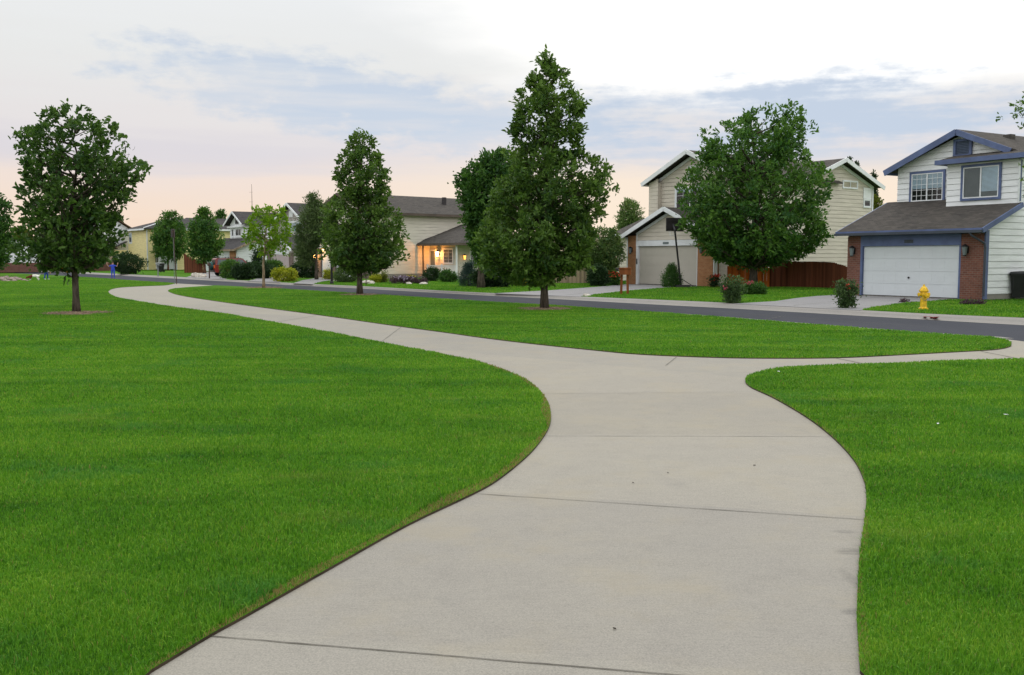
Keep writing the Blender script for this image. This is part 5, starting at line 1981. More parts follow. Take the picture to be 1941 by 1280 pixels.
fs.box(-9.7, -4.3, 2.62, 2.96, 6.0, 6.2)
fs.build('fascia', [M['whitetrim'], M['oldwood']], H)
window(H, W3, -9.0, -8.1, 4.7, 6.0, 'whitetrim', .18, panes=1, grid=None, blind=None)
window(H, W3, -7.7, -5.5, 4.7, 6.0, 'whitetrim', .2, panes=2, grid=None, blind='curtain', blind_frac=[.2, .9])
vt = MB()
W3.box(vt, -7.5, -6.5, .03, .08, 6.5, 7.3)
vt.build('attic_vent', M['roofgrey'], H)

# ---- yellow house
H = house('house', 'pale yellow two storey house with grey hipped roof', (271, 512), -52)
w = MB()
w.siding((-7, 0), FRONT, [(0, .2), (9.3, .2), (9.3, 6.35), (0, 6.35)], .3)
w.siding((2.3, 0), RIGHT, [(0, .2), (4, .2), (4, 6.35), (0, 6.35)], .3)
w.siding((2.3, 3.5), FRONT, [(.02, .2), (2.5, .2), (2.5, 6.35), (.02, 6.35)], .3)
w.siding((4.8, 3.5), RIGHT, [(0, .2), (14, .2), (14, 6.35), (0, 6.35)], .3)
w.siding((-7, 12), LEFT, [(0, .2), (12, .2), (12, 6.35), (0, 6.35)], .3)
w.siding((-13.5, -2.5), FRONT, [(0, .2), (6.5, .2), (6.5, 3.2), (0, 3.2)], .3)
w.siding((-7, -2.5), RIGHT, [(0, .2), (2.5, .2), (2.5, 3.2), (0, 3.2)], .3)
w.build('wall', M['yellow'], H)
tr = MB()
tr.box(2.25, 2.36, -.06, .08, .2, 6.3)
tr.box(4.75, 4.86, 3.44, 3.56, .2, 6.3)
tr.box(-7.05, -6.9, -.06, .05, .2, 6.3)
tr.build('corner_trim', M['whitetrim'], H)
rf = MB()
rf.slab([(-7.6, -.6, 6.4), (2.9, -.6, 6.4), (-.8, 5.5, 8.2), (-3.8, 5.5, 8.2)], .12)
rf.slab([(2.9, -.6, 6.4), (2.9, 12.6, 6.4), (-.8, 6.5, 8.2), (-.8, 5.5, 8.2)], .12)
rf.slab([(-7.6, 12.6, 6.4), (-7.6, -.6, 6.4), (-3.8, 5.5, 8.2), (-3.8, 6.5, 8.2)], .12)
rf.slab([(2.91, 3.0, 6.39), (5.4, 3.0, 6.39), (5.4, 18, 6.39), (-.5, 18, 8.25), (-.5, 7, 8.25)], .12)
rf.slab([(-14, -3.1, 3.25), (-6.5, -3.1, 3.25), (-7.02, .0, 4.6), (-12, .0, 4.6)], .12)
rf.build('roof', M['roofgrey'], H)
fs = MB()
fs.box(-7.65, 2.95, -.66, -.61, 6.12, 6.38)
fs.box(2.92, 5.45, 2.94, 2.99, 6.12, 6.38)
fs.box(5.41, 5.46, 3.0, 18, 6.12, 6.38)
fs.beam((2.9, -.62, 6.46), (-.8, 5.5, 8.26), .22, .08)
fs.box(-14, -6.5, -3.16, -3.11, 3.0, 3.24)
fs.build('fascia', M['whitetrim'], H)
F_ = Wall((0, 0), FRONT)
window(H, F_, -6.4, -4.8, 4.2, 5.9, 'whitetrim', .2, panes=1, grid=None, blind_frac=.4)
Wq = Wall((2.3, 3.5), FRONT)
window(H, Wq, .5, 1.7, 4.1, 6.0, 'whitetrim', .2, panes=1, grid=None, blind='curtain', blind_frac=.9)
Wq2 = Wall((2.3, 0), RIGHT)
bb = MB()
bb.box(.9, 4.6, 1.2, 3.4, .3, 3.0)
bb.build('bay', M['whitetrim'], H)
br = MB()
br.slab([(.4, .7, 3.0), (5.1, .7, 3.0), (4.5, 3.48, 3.8), (1.0, 3.48, 3.8)], .1)
br.build('bay_roof', M['roofgrey'], H)
window(H, Wall((0, 1.2), FRONT), 1.4, 4.1, 1.0, 2.8, 'whitetrim', .25, panes=2, grid=None, blind='curtain', blind_frac=.9)

# ---- far houses glimpsed through and left of the oak
def far_house(label, px, ang, wd, dp, eave, ridge, wall, roof, base=None):
    H = house('house', label, px, ang)
    w = MB()
    w.siding((0, 0), FRONT, [(0, 1.3), (wd, 1.3), (wd, eave), (0, eave)], .3)
    w.siding((wd, 0), RIGHT, [(0, 1.3), (dp, 1.3), (dp, eave), (dp / 2, ridge - .2), (0, eave)], .3)
    w.siding((0, dp), LEFT, [(0, 1.3), (dp, 1.3), (dp, eave), (dp / 2, ridge - .2), (0, eave)], .3)
    w.box(-.02, wd + .02, -.02, dp, .1, 1.3, 1)
    w.build('wall', [M[wall], M[base or wall]], H)
    rf = MB()
    rf.slab([(-.5, -.6, eave), (wd + .5, -.6, eave), (wd + .5, dp / 2, ridge), (-.5, dp / 2, ridge)], .12)
    rf.slab([(wd + .5, dp / 2, ridge), (wd + .5, dp + .6, eave), (-.5, dp + .6, eave), (-.5, dp / 2, ridge)], .12)
    rf.build('roof', M[roof], H)
    fs = MB()
    fs.box(-.5, wd + .5, -.66, -.61, eave - .3, eave - .02)
    fs.beam((wd + .54, -.6, eave - .14), (wd + .54, dp / 2, ridge - .14), .06, .26)
    fs.beam((-.54, -.6, eave - .14), (-.54, dp / 2, ridge - .14), .06, .26)
    fs.build('fascia', M['whitetrim'], H)
    F_ = Wall((0, 0), FRONT)
    for a in (wd * .2, wd * .6):
        window(H, F_, a, a + 1.8, eave - 2.0, eave - .6, 'whitetrim', .18, panes=2, grid=None, blind='curtain', blind_frac=.5)
    if eave > 4.5:
        garage_door(H, F_, wd * .3, wd * .3 + 4.6, .15, 2.3, 'whitedoor', 8, 4, handle=False, off=.06)
    return H


far_house('brown roofed white house glimpsed through the left oak', (70, 511), -40, 12, 10, 6.2, 9.3, 'white', 'roofbrown')
far_house('low house with red brick base behind the left oak, beside the yellow house', (112, 513), -40, 6, 5, 3.4, 5.0, 'brownwall', 'roofbrown', 'brick')
far_house('low red brick house at the far left edge', (-112, 516), -25, 7, 9, 3.0, 4.8, 'white', 'roofbrown', 'brick')


# ------------------------------------------------------------------ fences
def fence(name, label, pts, mat, board=.14, thick=.022, cat='fence', z0=.13, group=None, dog=True, latch=None):
    """pts: (x, y, top height) stations; boards set side by side with small gaps, posts and rails behind"""
    root = empty(name, (pts[0][0], pts[0][1], z0))
    tag(root, label, cat, group)
    ox, oy = pts[0][:2]
    bd, rl, po = MB(), MB(), MB()
    for i in range(len(pts) - 1):
        a, b = np.array(pts[i][:2]), np.array(pts[i + 1][:2])
        L = np.linalg.norm(b - a)
        d = (b - a) / L
        n = np.array([d[1], -d[0]])
        k = max(1, int(L / (board + .006)))
        for j in range(k):
            t0, t1 = j / k, (j + 1) / k
            h = pts[i][2] + (pts[i + 1][2] - pts[i][2]) * (t0 + t1) / 2 + RNG.normal(0, .008)
            p0 = a + d * (L * t0 + .003) - (ox, oy)
            p1 = a + d * (L * t1 - .003) - (ox, oy)
            f = RNG.uniform(-.004, .004)
            q = [p0 + n * (.0 + f), p1 + n * (.0 + f), p1 + n * (thick + f), p0 + n * (thick + f)]
            c = .03 if dog else 0
            bd.hexa([(q[3][0], q[3][1], .03), (q[2][0], q[2][1], .03), (q[1][0], q[1][1], .03), (q[0][0], q[0][1], .03), (q[3][0], q[3][1], h), (q[2][0], q[2][1], h), (q[1][0], q[1][1], h), (q[0][0], q[0][1], h)])
        for zf in (.3, None):
            z_a = .3 if zf else pts[i][2] - .3
            z_b = .3 if zf else pts[i + 1][2] - .3
            p0, p1 = a - n * .03 - (ox, oy), b - n * .03 - (ox, oy)
            rl.beam((p0[0], p0[1], z_a), (p1[0], p1[1], z_b), .04, .09)
        c = a - n * .1 - (ox, oy)
        po.box(c[0] - .045, c[0] + .045, c[1] - .045, c[1] + .045, -.05, pts[i][2] - .05)
    c = np.array(pts[-1][:2]) - (ox, oy) - n * .1
    po.box(c[0] - .045, c[0] + .045, c[1] - .045, c[1] + .045, -.05, pts[-1][2] - .05)
    bd.build('board_panel', M[mat], root)
    rl.build('rail', M[mat], root)
    po.build('post', M[mat], root)
    if latch:
        lm = MB()
        lm.box(latch[0] - .06, latch[0] + .06, latch[1] - .06, latch[1] - .01, latch[2] - .03, latch[2] + .03)
        lm.box(latch[0] - .02, latch[0] + .02, latch[1] - .09, latch[1] - .06, latch[2] - .08, latch[2] + .06)
        lm.build('latch', M['black'], root)
    return root


def at_depth(px, D):
    return ((px - CX) / F_PX * D, D)


FD = 57.7
kf = FD / F_PX
zt = lambda y: EYE + (YH - y) * kf - .13
g0 = at_depth(1380, FD)
g1 = at_depth(1418, FD - .1)
fence('wooden_gate', 'orange stained wooden gate left of the shade tree trunk, its top rising to the right', [g0 + (zt(503),), at_depth(1405, FD) + (zt(494),), g1 + (zt(490),)], 'orangewood', cat='gate', latch=(.55, -.02, 1.05))
fence('wooden_fence', 'short orange stained fence panel right of the shade tree trunk', [at_depth(1424, FD - .3) + (zt(502),), at_depth(1440, FD - .35) + (zt(503),), at_depth(1459, FD - .5) + (zt(508),)], 'orangewood')
fence('wooden_fence', 'long dark red-brown plank fence between the beige and white houses', [at_depth(1461, FD - .6) + (zt(499),), at_depth(1486, FD - .4) + (zt(495.5),), at_depth(1540, FD - 1.6) + (zt(496),), at_depth(1577, FD - 3) + (zt(497),), at_depth(1640, FD - 5) + (zt(511) - .1,)], 'redwood')
fence('wooden_fence', 'small dark red-brown fence piece by the black bin at the right edge', [(25.75, 47.2, 2.05), (28.6, 48.2, 2.05)], 'redwood')
fD = 92
fence('wooden_fence', 'red-brown fence sloping down between the yellow house and the reddish trunk', [at_depth(351, 118) + (2.35,), at_depth(366, 117) + (1.75,), at_depth(386, 116) + (1.35,)], 'redwood')
fence('wooden_fence', 'low pale old plank fence right of the tiered oak trunk', [at_depth(1030, 67) + (1.0,), at_depth(1120, 66) + (1.25,)], 'oldwood')


# ------------------------------------------------------------------ street furniture
def hydrant():
    x, y = G(1750, 587, .13)
    s = 0.98
    r = empty('fire_hydrant', (x, y, .13), math.radians(12))
    r.scale = (s, s, s)
    tag(r, 'yellow fire hydrant on the grass strip before the white garage door', 'fire hydrant')
    m = MB()
    m.lathe([(.155, -.03), (.155, .035), (.135, .04), (.135, .06), (.112, .075), (.105, .10), (.105, .44), (.115, .46), (.145, .47), (.145, .52), (.118, .53), (.115, .60)], 24)
    m.build('barrel', M['hydrant'], r, smooth=False)
    m = MB()
    m.lathe([(.15, .602), (.152, .635), (.13, .645), (.118, .68), (.095, .725), (.06, .76), (.035, .775), (.035, .80), (.028, .83), (.002, .832)], 24)
    m.build('bonnet', M['hydrant'], r)
    for sx in (-1, 1):
        m = MB()
        m.tube([(sx * .09, 0, .50), (sx * .175, 0, .50)], .052, 14)
        m.tube([(sx * .172, 0, .50), (sx * .20, 0, .50)], .064, 14)
        m.tube([(sx * .20, 0, .50), (sx * .225, 0, .50)], .02, 5)
        m.build('nozzle_cap', M['hydrant'], r)
    m = MB()
    m.tube([(0, -.09, .47), (0, -.18, .47)], .072, 16)
    m.tube([(0, -.178, .47), (0, -.205, .47)], .086, 16)
    m.tube([(0, -.205, .47), (0, -.235, .47)], .022, 5)
    m.build('front_cap', M['hydrant'], r)
    m = MB()
    for i in range(8):
        a = 2 * PI * (i + .5) / 8
        m.lathe([(.013, .03), (.013, .056)], 6, (.143 * math.cos(a), .143 * math.sin(a)))
        m.lathe([(.011, .585), (.011, .652)], 6, (.136 * math.cos(a), .136 * math.sin(a)))
    m.build('bolt', M['hydrant'], r)
    ch = MB()
    ch.tube([(-.15, -.10, .44), (-.12, -.13, .33), (-.04, -.16, .30), (.03, -.15, .36)], .008, 5)
    ch.build('chain', M['steel'], r)


hydrant()


def bin_(px, D, label):
    x, y = at_depth(px, D)
    r = empty('wheeled_bin', (x, y, .15), math.radians(-25))
    tag(r, label, 'wheeled bin')
    m = MB()
    m.hexa([(-.24, -.26, .06), (.24, -.26, .06), (.24, .22, .06), (-.24, .22, .06), (-.31, -.36, 1.0), (.31, -.36, 1.0), (.31, .36, 1.0), (-.31, .36, 1.0)])
    m.box(-.345, .345, -.395, .385, .955, 1.03)
    for zx in (-.2, .2):
        m.box(zx - .02, zx + .02, -.375, -.30, .35, .94)
    m.build('bin_body', M['bin'], r)
    m = MB()
    m.hexa([(-.355, -.43, 1.035), (.355, -.43, 1.035), (.355, .40, 1.035), (-.355, .40, 1.035), (-.31, -.34, 1.10), (.31, -.34, 1.10), (.31, .33, 1.13), (-.31, .33, 1.13)])
    m.build('lid', M['bin'], r)
    for sx in (-.27, .27):
        m = MB()
        m.tube([(sx - .03, .30, .13), (sx + .03, .30, .13)], .13, 16)
        m.build('wheel', M['tyre'], r)
    m = MB()
    m.tube([(-.27, .44, 1.0), (.27, .44, 1.0)], .018, 8)
    m.box(-.28, -.25, .37, .45, .97, 1.03)
    m.box(.25, .28, .37, .45, .97, 1.03)
    m.build('handle', M['bin'], r)


bin_(1929.5, 39.6, 'black wheeled bin beside the white side wall at the right edge')
bin_(306, 123, 'small dark bin standing near the grey mailbox by the yellow house')

# basketball hoop
x, y = G(1291, 544.5, .14)
k = y / F_PX
r = empty('basketball_hoop', (x, y, .13))
tag(r, 'basketball hoop with dark board on a leaning black pole before the beige garage', 'basketball hoop')
m = MB()
top = ((1279 - 1291) * k, .25, (544.5 - 436) * k)
m.tube([(0, 0, 0), (top[0] * .5, top[1] * .5, top[2] * .5), top, (top[0] - .05, top[1] + .5, top[2] + .35)], .055, 10)
m.tube([(0, 0, .5), (.72, .05, .06)], .022, 6)
m.build('pole', M['black'], r)
m = MB()
m.box(-.35, .5, -.25, .45, .0, .14)
m.build('base', M['darkgrey'], r)
bw = (1300 - 1264) * k / 2
m = MB()
c = (top[0] + (1282 - 1279) * k, top[1] + .55, top[2] + (436 - 425) * k)
ang = math.radians(14)
ca, sa = math.cos(ang), math.sin(ang)
P = []
for z in (c[2] - .40, c[2] + .38):
    for dx, dy in ((-bw, -.025), (bw, -.025), (bw, .025), (-bw, .025)):
        P.append((c[0] + dx * ca - dy * sa, c[1] + dx * sa + dy * ca, z))
m.hexa(P)
for z in (c[2] - .25, c[2] + .2):
    m.beam((c[0] - bw * .85 * ca, c[1] - bw * .85 * sa - .05, z), (c[0] + bw * .85 * ca, c[1] + bw * .85 * sa - .05, z), .03, .05)
m.build('backboard', M['darkgrey'], r)
m = MB()
rc = (c[0] - sa * .35, c[1] + .40, c[2] - .28)
m.tube([(rc[0] + .23 * math.cos(a), rc[1] + .23 * math.sin(a), rc[2]) for a in np.linspace(0, 2 * PI, 20)], .012, 6)
m.build('rim', M['orangelens'], r)
m = MB()
for a in np.linspace(0, 2 * PI, 11)[:-1]:
    m.tube([(rc[0] + .23 * math.cos(a), rc[1] + .23 * math.sin(a), rc[2]), (rc[0] + .14 * math.cos(a + .3), rc[1] + .14 * math.sin(a + .3), rc[2] - .4)], .006, 4)
m.build('net', M['whitetrim'], r)

# twin-post wooden mailbox stand
x, y = G(1183.5, 558, .13)
k = y / F_PX
r = empty('mailbox', (x, y, .13), math.radians(-8))
tag(r, 'reddish wooden mailbox stand on two posts at the kerb of the beige house', 'mailbox')
for dx in (-6.2, 6.5):
    m = MB()
    m.hexa([(dx * k - .055, -.055, -.1), (dx * k + .055, -.055, -.1), (dx * k + .055, .055, -.1), (dx * k - .055, .055, -.1),
            (dx * k * .85 - .055, -.055, 38 * k), (dx * k * .85 + .055, -.055, 38 * k), (dx * k * .85 + .055, .055, 38 * k), (dx * k * .85 - .055, .055, 38 * k)])
    m.build('post', M['mailwood'], r)
m = MB()
m.box(-10 * k, 12 * k, -.22, .26, 37 * k, 48 * k)
m.box(-10.5 * k, 12.5 * k, -.25, .29, 48.02 * k, 50.5 * k)
m.build('mailbox_body', M['mailwood'], r)
m = MB()
m.box(-17 * k, -10.6 * k, -.20, .24, 47.2 * k, 49.6 * k)
m.box(-16 * k, -11 * k, -.16, .20, 43.5 * k, 47.1 * k)
m.build('paper_tray', M['darkgrey'], r)


def mailbox(px, D, mat, post, label, hz=1.02):
    x, y = at_depth(px, D)
    r = empty('mailbox', (x, y, .13), math.radians(25))
    tag(r, label, 'mailbox')
    m = MB()
    m.box(-.05, .05, -.05, .05, -.1, hz)
    m.box(-.10, .34, -.07, .07, hz, hz + .03)
    m.build('post', M[post], r)
    m = MB()
    n = 8
    pr = [(-.12, hz + .032), (.12, hz + .032)] + [(.12 * math.cos(a), hz + .18 + .12 * math.sin(a)) for a in np.linspace(0, PI, n)]
    b = MB()
    b.prism(pr, -.28, .30)
    b.build('mailbox_body', M[mat], r)


mailbox(398, 84, 'rust', 'rust', 'dark reddish single post mailbox left of the red car', 1.05)
mailbox(301, 96, 'steel', 'steel', 'grey mailbox at the kerb before the yellow house', 1.0)

# leaning street pole with a plate seen edge on
x, y = G(335, 539, .0)
k = y / F_PX
r = empty('sign_pole', (x, y, .0))
tag(r, 'thin leaning street pole with an edge-on plate where the far path meets the road', 'sign pole')
m = MB()
m.tube([(0, 0, -.05), (-2.5 * k, 0, 55 * k), (-3.4 * k, 0, 103 * k)], [.032, .03, .026], 8)
m.build('pole', M['rust'], r)
m = MB()
m.tube([(-5 * k, .1, 0), (-4.4 * k, .05, 60 * k), (-4.2 * k, 0, 88 * k)], [.025, .022, .02], 6)
m.build('brace_pipe', M['steel'], r)
m = MB()
m.box(-5.4 * k, -4.0 * k, -.35, .35, 88 * k, 104 * k)
m.build('plate', M['darkgrey'], r)

# black lamp post half inside the pyramid oak's crown
x, y = G(629, 538.8, .13)
r = empty('lamp_post', (x, y, .13))
tag(r, 'black yard lamp post rising into the left of the pyramid oak crown', 'lamp post')
m = MB()
m.lathe([(.13, -.05), (.13, .12), (.085, .2), (.075, 1.0), (.07, 2.2), (.1, 2.22), (.1, 2.27)], 10)
m.build('pole', M['black'], r)
m = MB()
m.lathe([(.09, 2.275), (.13, 2.3), (.16, 2.62), (.2, 2.64), (.03, 2.82)], 8)
m.build('lantern', M['black'], r)
# thin stake right of the pyramid oak
x, y = G(694, 541, .13)
r = empty('garden_stake', (x, y, .13))
tag(r, 'thin dark garden stake on the strip right of the pyramid oak trunk', 'stake')
m = MB()
m.tube([(0, 0, -.1), (.01, 0, .9), (-.02, 0, 1.7)], .03, 6)
m.build('stake_rod', M['rust'], r)
# white yard sign before the hedges
x, y = at_depth(448, 87)
r = empty('yard_sign', (x, y, .13), math.radians(-10))
tag(r, 'small white board with a dark mark standing before the hedge by the red car', 'sign')
m = MB()
m.box(-.30, .30, -.015, .015, .92, 1.32)
m.build('board', M['signwhite'], r)
m = MB()
m.tube([(-.10, -.02, 1.08), (0, -.02, 1.14), (.10, -.02, 1.10)], .022, 4)
m.tube([(-.02, -.02, 1.08), (.05, -.02, 1.06)], .016, 4)
m.build('mark', M['darkgrey'], r)
m = MB()
m.box(-.28, -.25, -.012, .012, -.1, .919)
m.build('leg', M['steel'], r)
m = MB()
m.box(.25, .28, -.012, .012, -.1, .919)
m.build('leg', M['steel'], r)
# distant radio mast
x, y = at_depth(481.5, 330)
r = empty('radio_mast', (x, y, 0))
tag(r, 'thin reddish radio mast far behind the white gabled house', 'mast')
m = MB()
hh = EYE + (YH - 351) / F_PX * 330
m.tube([(0, 0, 0), (0, 0, hh * .7), (0, 0, hh)], [.16, .11, .05], 6)
for z in (.62, .78, .9):
    m.beam((-.9, 0, hh * z), (.3, 0, hh * z), .05, .05)
m.build('mast_tower', M['rust'], r)


# ------------------------------------------------------------------ red car on the drive of the white house
def red_car(px, D, ang):
    x, y = at_depth(px, D)
    r = empty('parked_car', (x, y, .15), math.radians(ang))
    tag(r, 'red four wheel drive car with a teal spare wheel cover, half hidden by hedges', 'car')
    L = 4.3
    prof = [(-2.05, .45), (-2.08, .95), (-2.0, 1.05), (-1.92, 1.62), (-1.78, 1.72), (.35, 1.74), (.62, 1.66), (1.15, 1.12), (2.02, 1.0), (2.16, .85), (2.18, .45), (1.85, .38), (-1.8, .38)]
    m = MB()
    n = len(prof)
    secs = []
    for yy, sc in ((-.86, 0), (-.90, 1), (.90, 1), (.86, 0)):
        b = len(m.v)
        for px_, z in prof:
            ins = .14 * max(0, (z - 1.05) / .7)
            w = (abs(yy) - ins) * (1 if yy > 0 else -1)
            m.v.append((px_ * (.985 if sc == 0 else 1), w, z))
        secs.append(b)
    for a, b in zip(secs[:-1], secs[1:]):
        for i in range(n):
            j = (i + 1) % n
            m.f.append([a + j, a + i, b + i, b + j])
            m.mi.append(0)
    m.f.append([secs[0] + i for i in reversed(range(n))])
    m.f.append([secs[-1] + i for i in range(n)])
    m.mi += [0, 0]
    m.build('body', M['red'], r)
    for sy in (-1, 1):
        for a0, a1, b0, b1 in ((-1.82, -.95, -1.72, -.95), (-.86, .0, -.86, .0), (.08, .98, .08, .50)):
            g = MB()
            yb, yt = sy * (.895 - .005), sy * (.895 - .112)
            q = [(a0, yb, 1.10), (a1, yb, 1.10), (b1, yt, 1.60), (b0, yt, 1.60)]
            e = [(p[0], p[1] + sy * .012, p[2]) for p in q]
            g.hexa([q[0], q[1], e[1], e[0], q[3], q[2], e[2], e[3]])
            g.build('side_window', M['carglass'], r)
    g = MB()
    g.hexa([(-2.03, -.66, 1.12), (-2.03, .66, 1.12), (-2.0, .66, 1.12), (-2.0, -.66, 1.12), (-1.955, -.62, 1.58), (-1.955, .62, 1.58), (-1.93, .62, 1.58), (-1.93, -.62, 1.58)])
    g.build('rear_window', M['carglass'], r)
    for sx in (-1.32, 1.35):
        for sy in (-1, 1):
            t = MB()
            t.tube([(sx, sy * .66, .36), (sx, sy * .90, .36)], .36, 20)
            w = t.build('wheel', M['tyre'], r)
            h = MB()
            h.tube([(sx, sy * .895, .36), (sx, sy * .915, .36)], .21, 12)
            h.build('rim', M['chrome'], w)
    t = MB()
    t.tube([(-2.36, -.05, .98), (-2.10, -.05, .98)], [.37, .37], 20)
    t.build('spare_wheel', M['teal'], r)
    for sy in (-1, 1):
        t = MB()
        t.box(-2.115, -2.04, sy * .80 - .10, sy * .80 + .095, .78, 1.08)
        t.build('tail_light', M['orangelens'], r)
    for b0, b1 in ((-2.22, -2.05), (2.12, 2.26)):
        t = MB()
        t.box(b0, b1, -.88, .88, .42, .62)
        t.build('bumper', M['darkgrey'], r)
    t = MB()
    for sy in (-.62, .62):
        t.tube([(-1.7, sy, 1.80), (.3, sy, 1.82)], .022, 6)
        for xx in (-1.6, -.7, .2):
            t.box(xx - .03, xx + .03, sy - .02, sy + .02, 1.70, 1.81)
    t.build('roof_rack', M['black'], r)
    for sy in (-1, 1):
        t = MB()
        t.box(.85, 1.0, sy * .98 - .10, sy * .98 + .10, 1.10, 1.28)
        t.build('mirror', M['red'], r)


red_car(446, 93, 30)


# ------------------------------------------------------------------ people and dog
def person(label, x, y, z, ang, joints, rads, edges, mats, paint_fn, scale=1.0, hair=None, extra=None):
    me = bpy.data.meshes.new('person')
    me.from_pydata([tuple(j) for j in joints], edges, [])
    o = bpy.data.objects.new('person', me)
    COL.objects.link(o)
    o.location = (x, y, z)
    o.rotation_euler = (0, 0, math.radians(ang))
    o.scale = (scale, scale, scale)
    sk = o.modifiers.new('skin', 'SKIN')
    for i, rr in enumerate(rads):
        me.skin_vertices[0].data[i].radius = (rr, rr) if not hasattr(rr, '__len__') else rr
    me.skin_vertices[0].data[0].use_root = True
    ss = o.modifiers.new('sub', 'SUBSURF')
    ss.levels = ss.render_levels = 2
    bpy.context.view_layer.update()
    dg = bpy.context.evaluated_depsgraph_get()
    me2 = bpy.data.meshes.new_from_object(o.evaluated_get(dg))
    o.modifiers.clear()
    o.data = me2
    me2.materials.clear()
    for m in mats:
        me2.materials.append(M[m])
    for p in me2.polygons:
        p.material_index = paint_fn(p.center)
        p.use_smooth = True
    tag(o, label, 'person')
    if hair:
        h = MB()
        c, rr = hair
        h.ball(c, rr, 12)
        h.build('hair', M['hairbrown'], o, smooth=True)
    return o


def hand(J, R, E, wrist, d, up, r=.011):
    """palm and five tapering fingers grown from a wrist joint index"""
    d = np.array(d, float) / np.linalg.norm(d)
    up = np.array(up, float)
    s = np.cross(d, up)
    s /= np.linalg.norm(s)
    w = np.array(J[wrist])
    J.append(tuple(w + d * .055))
    R.append((.030, .017))
    pi = len(J) - 1
    E.append((wrist, pi))
    for q, ln in ((-1.1, .055), (-.4, .066), (.3, .062), (1.0, .050)):
        a = w + d * .085 + s * q * .017
        b = a + d * ln * .6 - up * .012
        c = b + d * ln * .5 - up * .025
        for p, rr in ((a, r), (b, r * .9), (c, r * .75)):
            J.append(tuple(p))
            R.append(rr)
        E += [(pi, len(J) - 3), (len(J) - 3, len(J) - 2), (len(J) - 2, len(J) - 1)]
    a = w + d * .03 + s * -.035
    b = a + d * .035 + s * -.02
    for p in (a, b):
        J.append(tuple(p))
        R.append(r)
    E += [(wrist, len(J) - 2), (len(J) - 2, len(J) - 1)]


# bending child (facing away to the right, hands on the knees)
J = [(0, 0, .74), (.03, -.0, .88), (.15, -.0, 1.06), (.22, 0, 1.13), (.29, 0, 1.18), (.345, 0, 1.235), (.375, 0, 1.285)]
R = [.125, .125, .145, .10, .050, .085, .065]
E = [(0, 1), (1, 2), (2, 3), (3, 4), (4, 5), (5, 6)]
for sy in (-1, 1):
    st = -.12 if sy < 0 else .14
    b = len(J)
    J += [(.0, sy * .10, .68), (.02 + st * .6, sy * .12, .40), (st * .9 - .02, sy * .13, .09), (st * .9 + .11, sy * .14, .035)]
    R += [.098, .062, .042, .038]
    E += [(0, b), (b, b + 1), (b + 1, b + 2), (b + 2, b + 3)]
    b = len(J)
    J += [(.20, sy * .18, 1.05), (.27, sy * .23, .84), (.30, sy * .19, .64)]
    R += [.058, .042, .028]
    E += [(2, b), (b, b + 1), (b + 1, b + 2)]
    hand(J, R, E, b + 2, (.15, 0, -1), (0, sy, 0))


def paint_a(c):
    if c[2] < .085:
        return 3
    if c[2] > 1.155 and c[0] > .24:
        return 0
    if c[0] > .24 and c[2] < .80:
        return 0
    if c[2] < .80:
        return 2
    return 1


x, y = G(87.5, 530.5, .02)
pa = person('child in violet top and blue jeans bending forward on the far grass', x, y, .02, 20, J, R, E, ['skin', 'violet', 'denim', 'shoe'], paint_a, 1.08, hair=((.345, 0, 1.275), (.098, .092)))


def face(o, c, fwd, side, s=1.0):
    f = MB()
    f_ = np.array(fwd, float)
    s_ = np.array(side, float)
    c = np.array(c, float)
    for q in (-1, 1):
        e = c + f_ * .082 * s + s_ * q * .032 * s
        f.ball(tuple(e), .011 * s, 6)
    f.build('eye', M['black'], o)
    n = MB()
    n.ball(tuple(c + f_ * .093 * s + np.array([0, 0, -.03 * s])), .014 * s, 6)
    n.build('nose', M['skin'], o)
    mo = MB()
    a = c + f_ * .080 * s + np.array([0, 0, -.058 * s])
    mo.tube([tuple(a - s_ * .02 * s), tuple(a + s_ * .02 * s)], .006 * s, 5)
    mo.build('mouth', M['redpaint'], o)
    ea = MB()
    for q in (-1, 1):
        ea.ball(tuple(c + s_ * q * .085 * s + np.array([0, 0, -.02 * s])), (.012 * s, .026 * s), 6)
    ea.build('ear', M['skin'], o)


face(pa, (.36, 0, 1.235), (.92, 0, -.4), (0, 1, 0))

# standing child, arms lifted from the sides
J = [(0, 0, .80), (0, 0, .96), (0, 0, 1.13), (0, 0, 1.22), (0, 0, 1.28), (0, .0, 1.35), (0, .0, 1.43)]
R = [.125, .12, .14, .09, .048, .082, .072]
E = [(0, 1), (1, 2), (2, 3), (3, 4), (4, 5), (5, 6)]
for sy in (-1, 1):
    b = len(J)
    J += [(sy * .09, 0, .74), (sy * .10, -.01, .43), (sy * .10, .01, .09), (sy * .11, -.10, .035)]
    R += [.098, .066, .044, .038]
    E += [(0, b), (b, b + 1), (b + 1, b + 2), (b + 2, b + 3)]
    b = len(J)
    J += [(sy * .20, 0, 1.13), (sy * .37, -.05, 1.08), (sy * .45, -.14, 1.27)]
    R += [.056, .040, .028]
    E += [(2, b), (b, b + 1), (b + 1, b + 2)]
    hand(J, R, E, b + 2, (sy * .1, -.2, 1), (0, -1, 0))


def paint_b(c):
    if c[2] < .07:
        return 2
    if c[2] > 1.245 or abs(c[0]) > .31:
        return 0
    return 1


x, y = G(214.5, 528, .02)
pb = person('child dressed all in bright blue standing by the road with raised hands', x, y, .02, 12, J, R, E, ['skin', 'bluecloth', 'black'], paint_b, 1.02, hair=((0, .015, 1.415), (.094, .085)))
face(pb, (0, 0, 1.365), (0, -1, 0), (1, 0, 0))


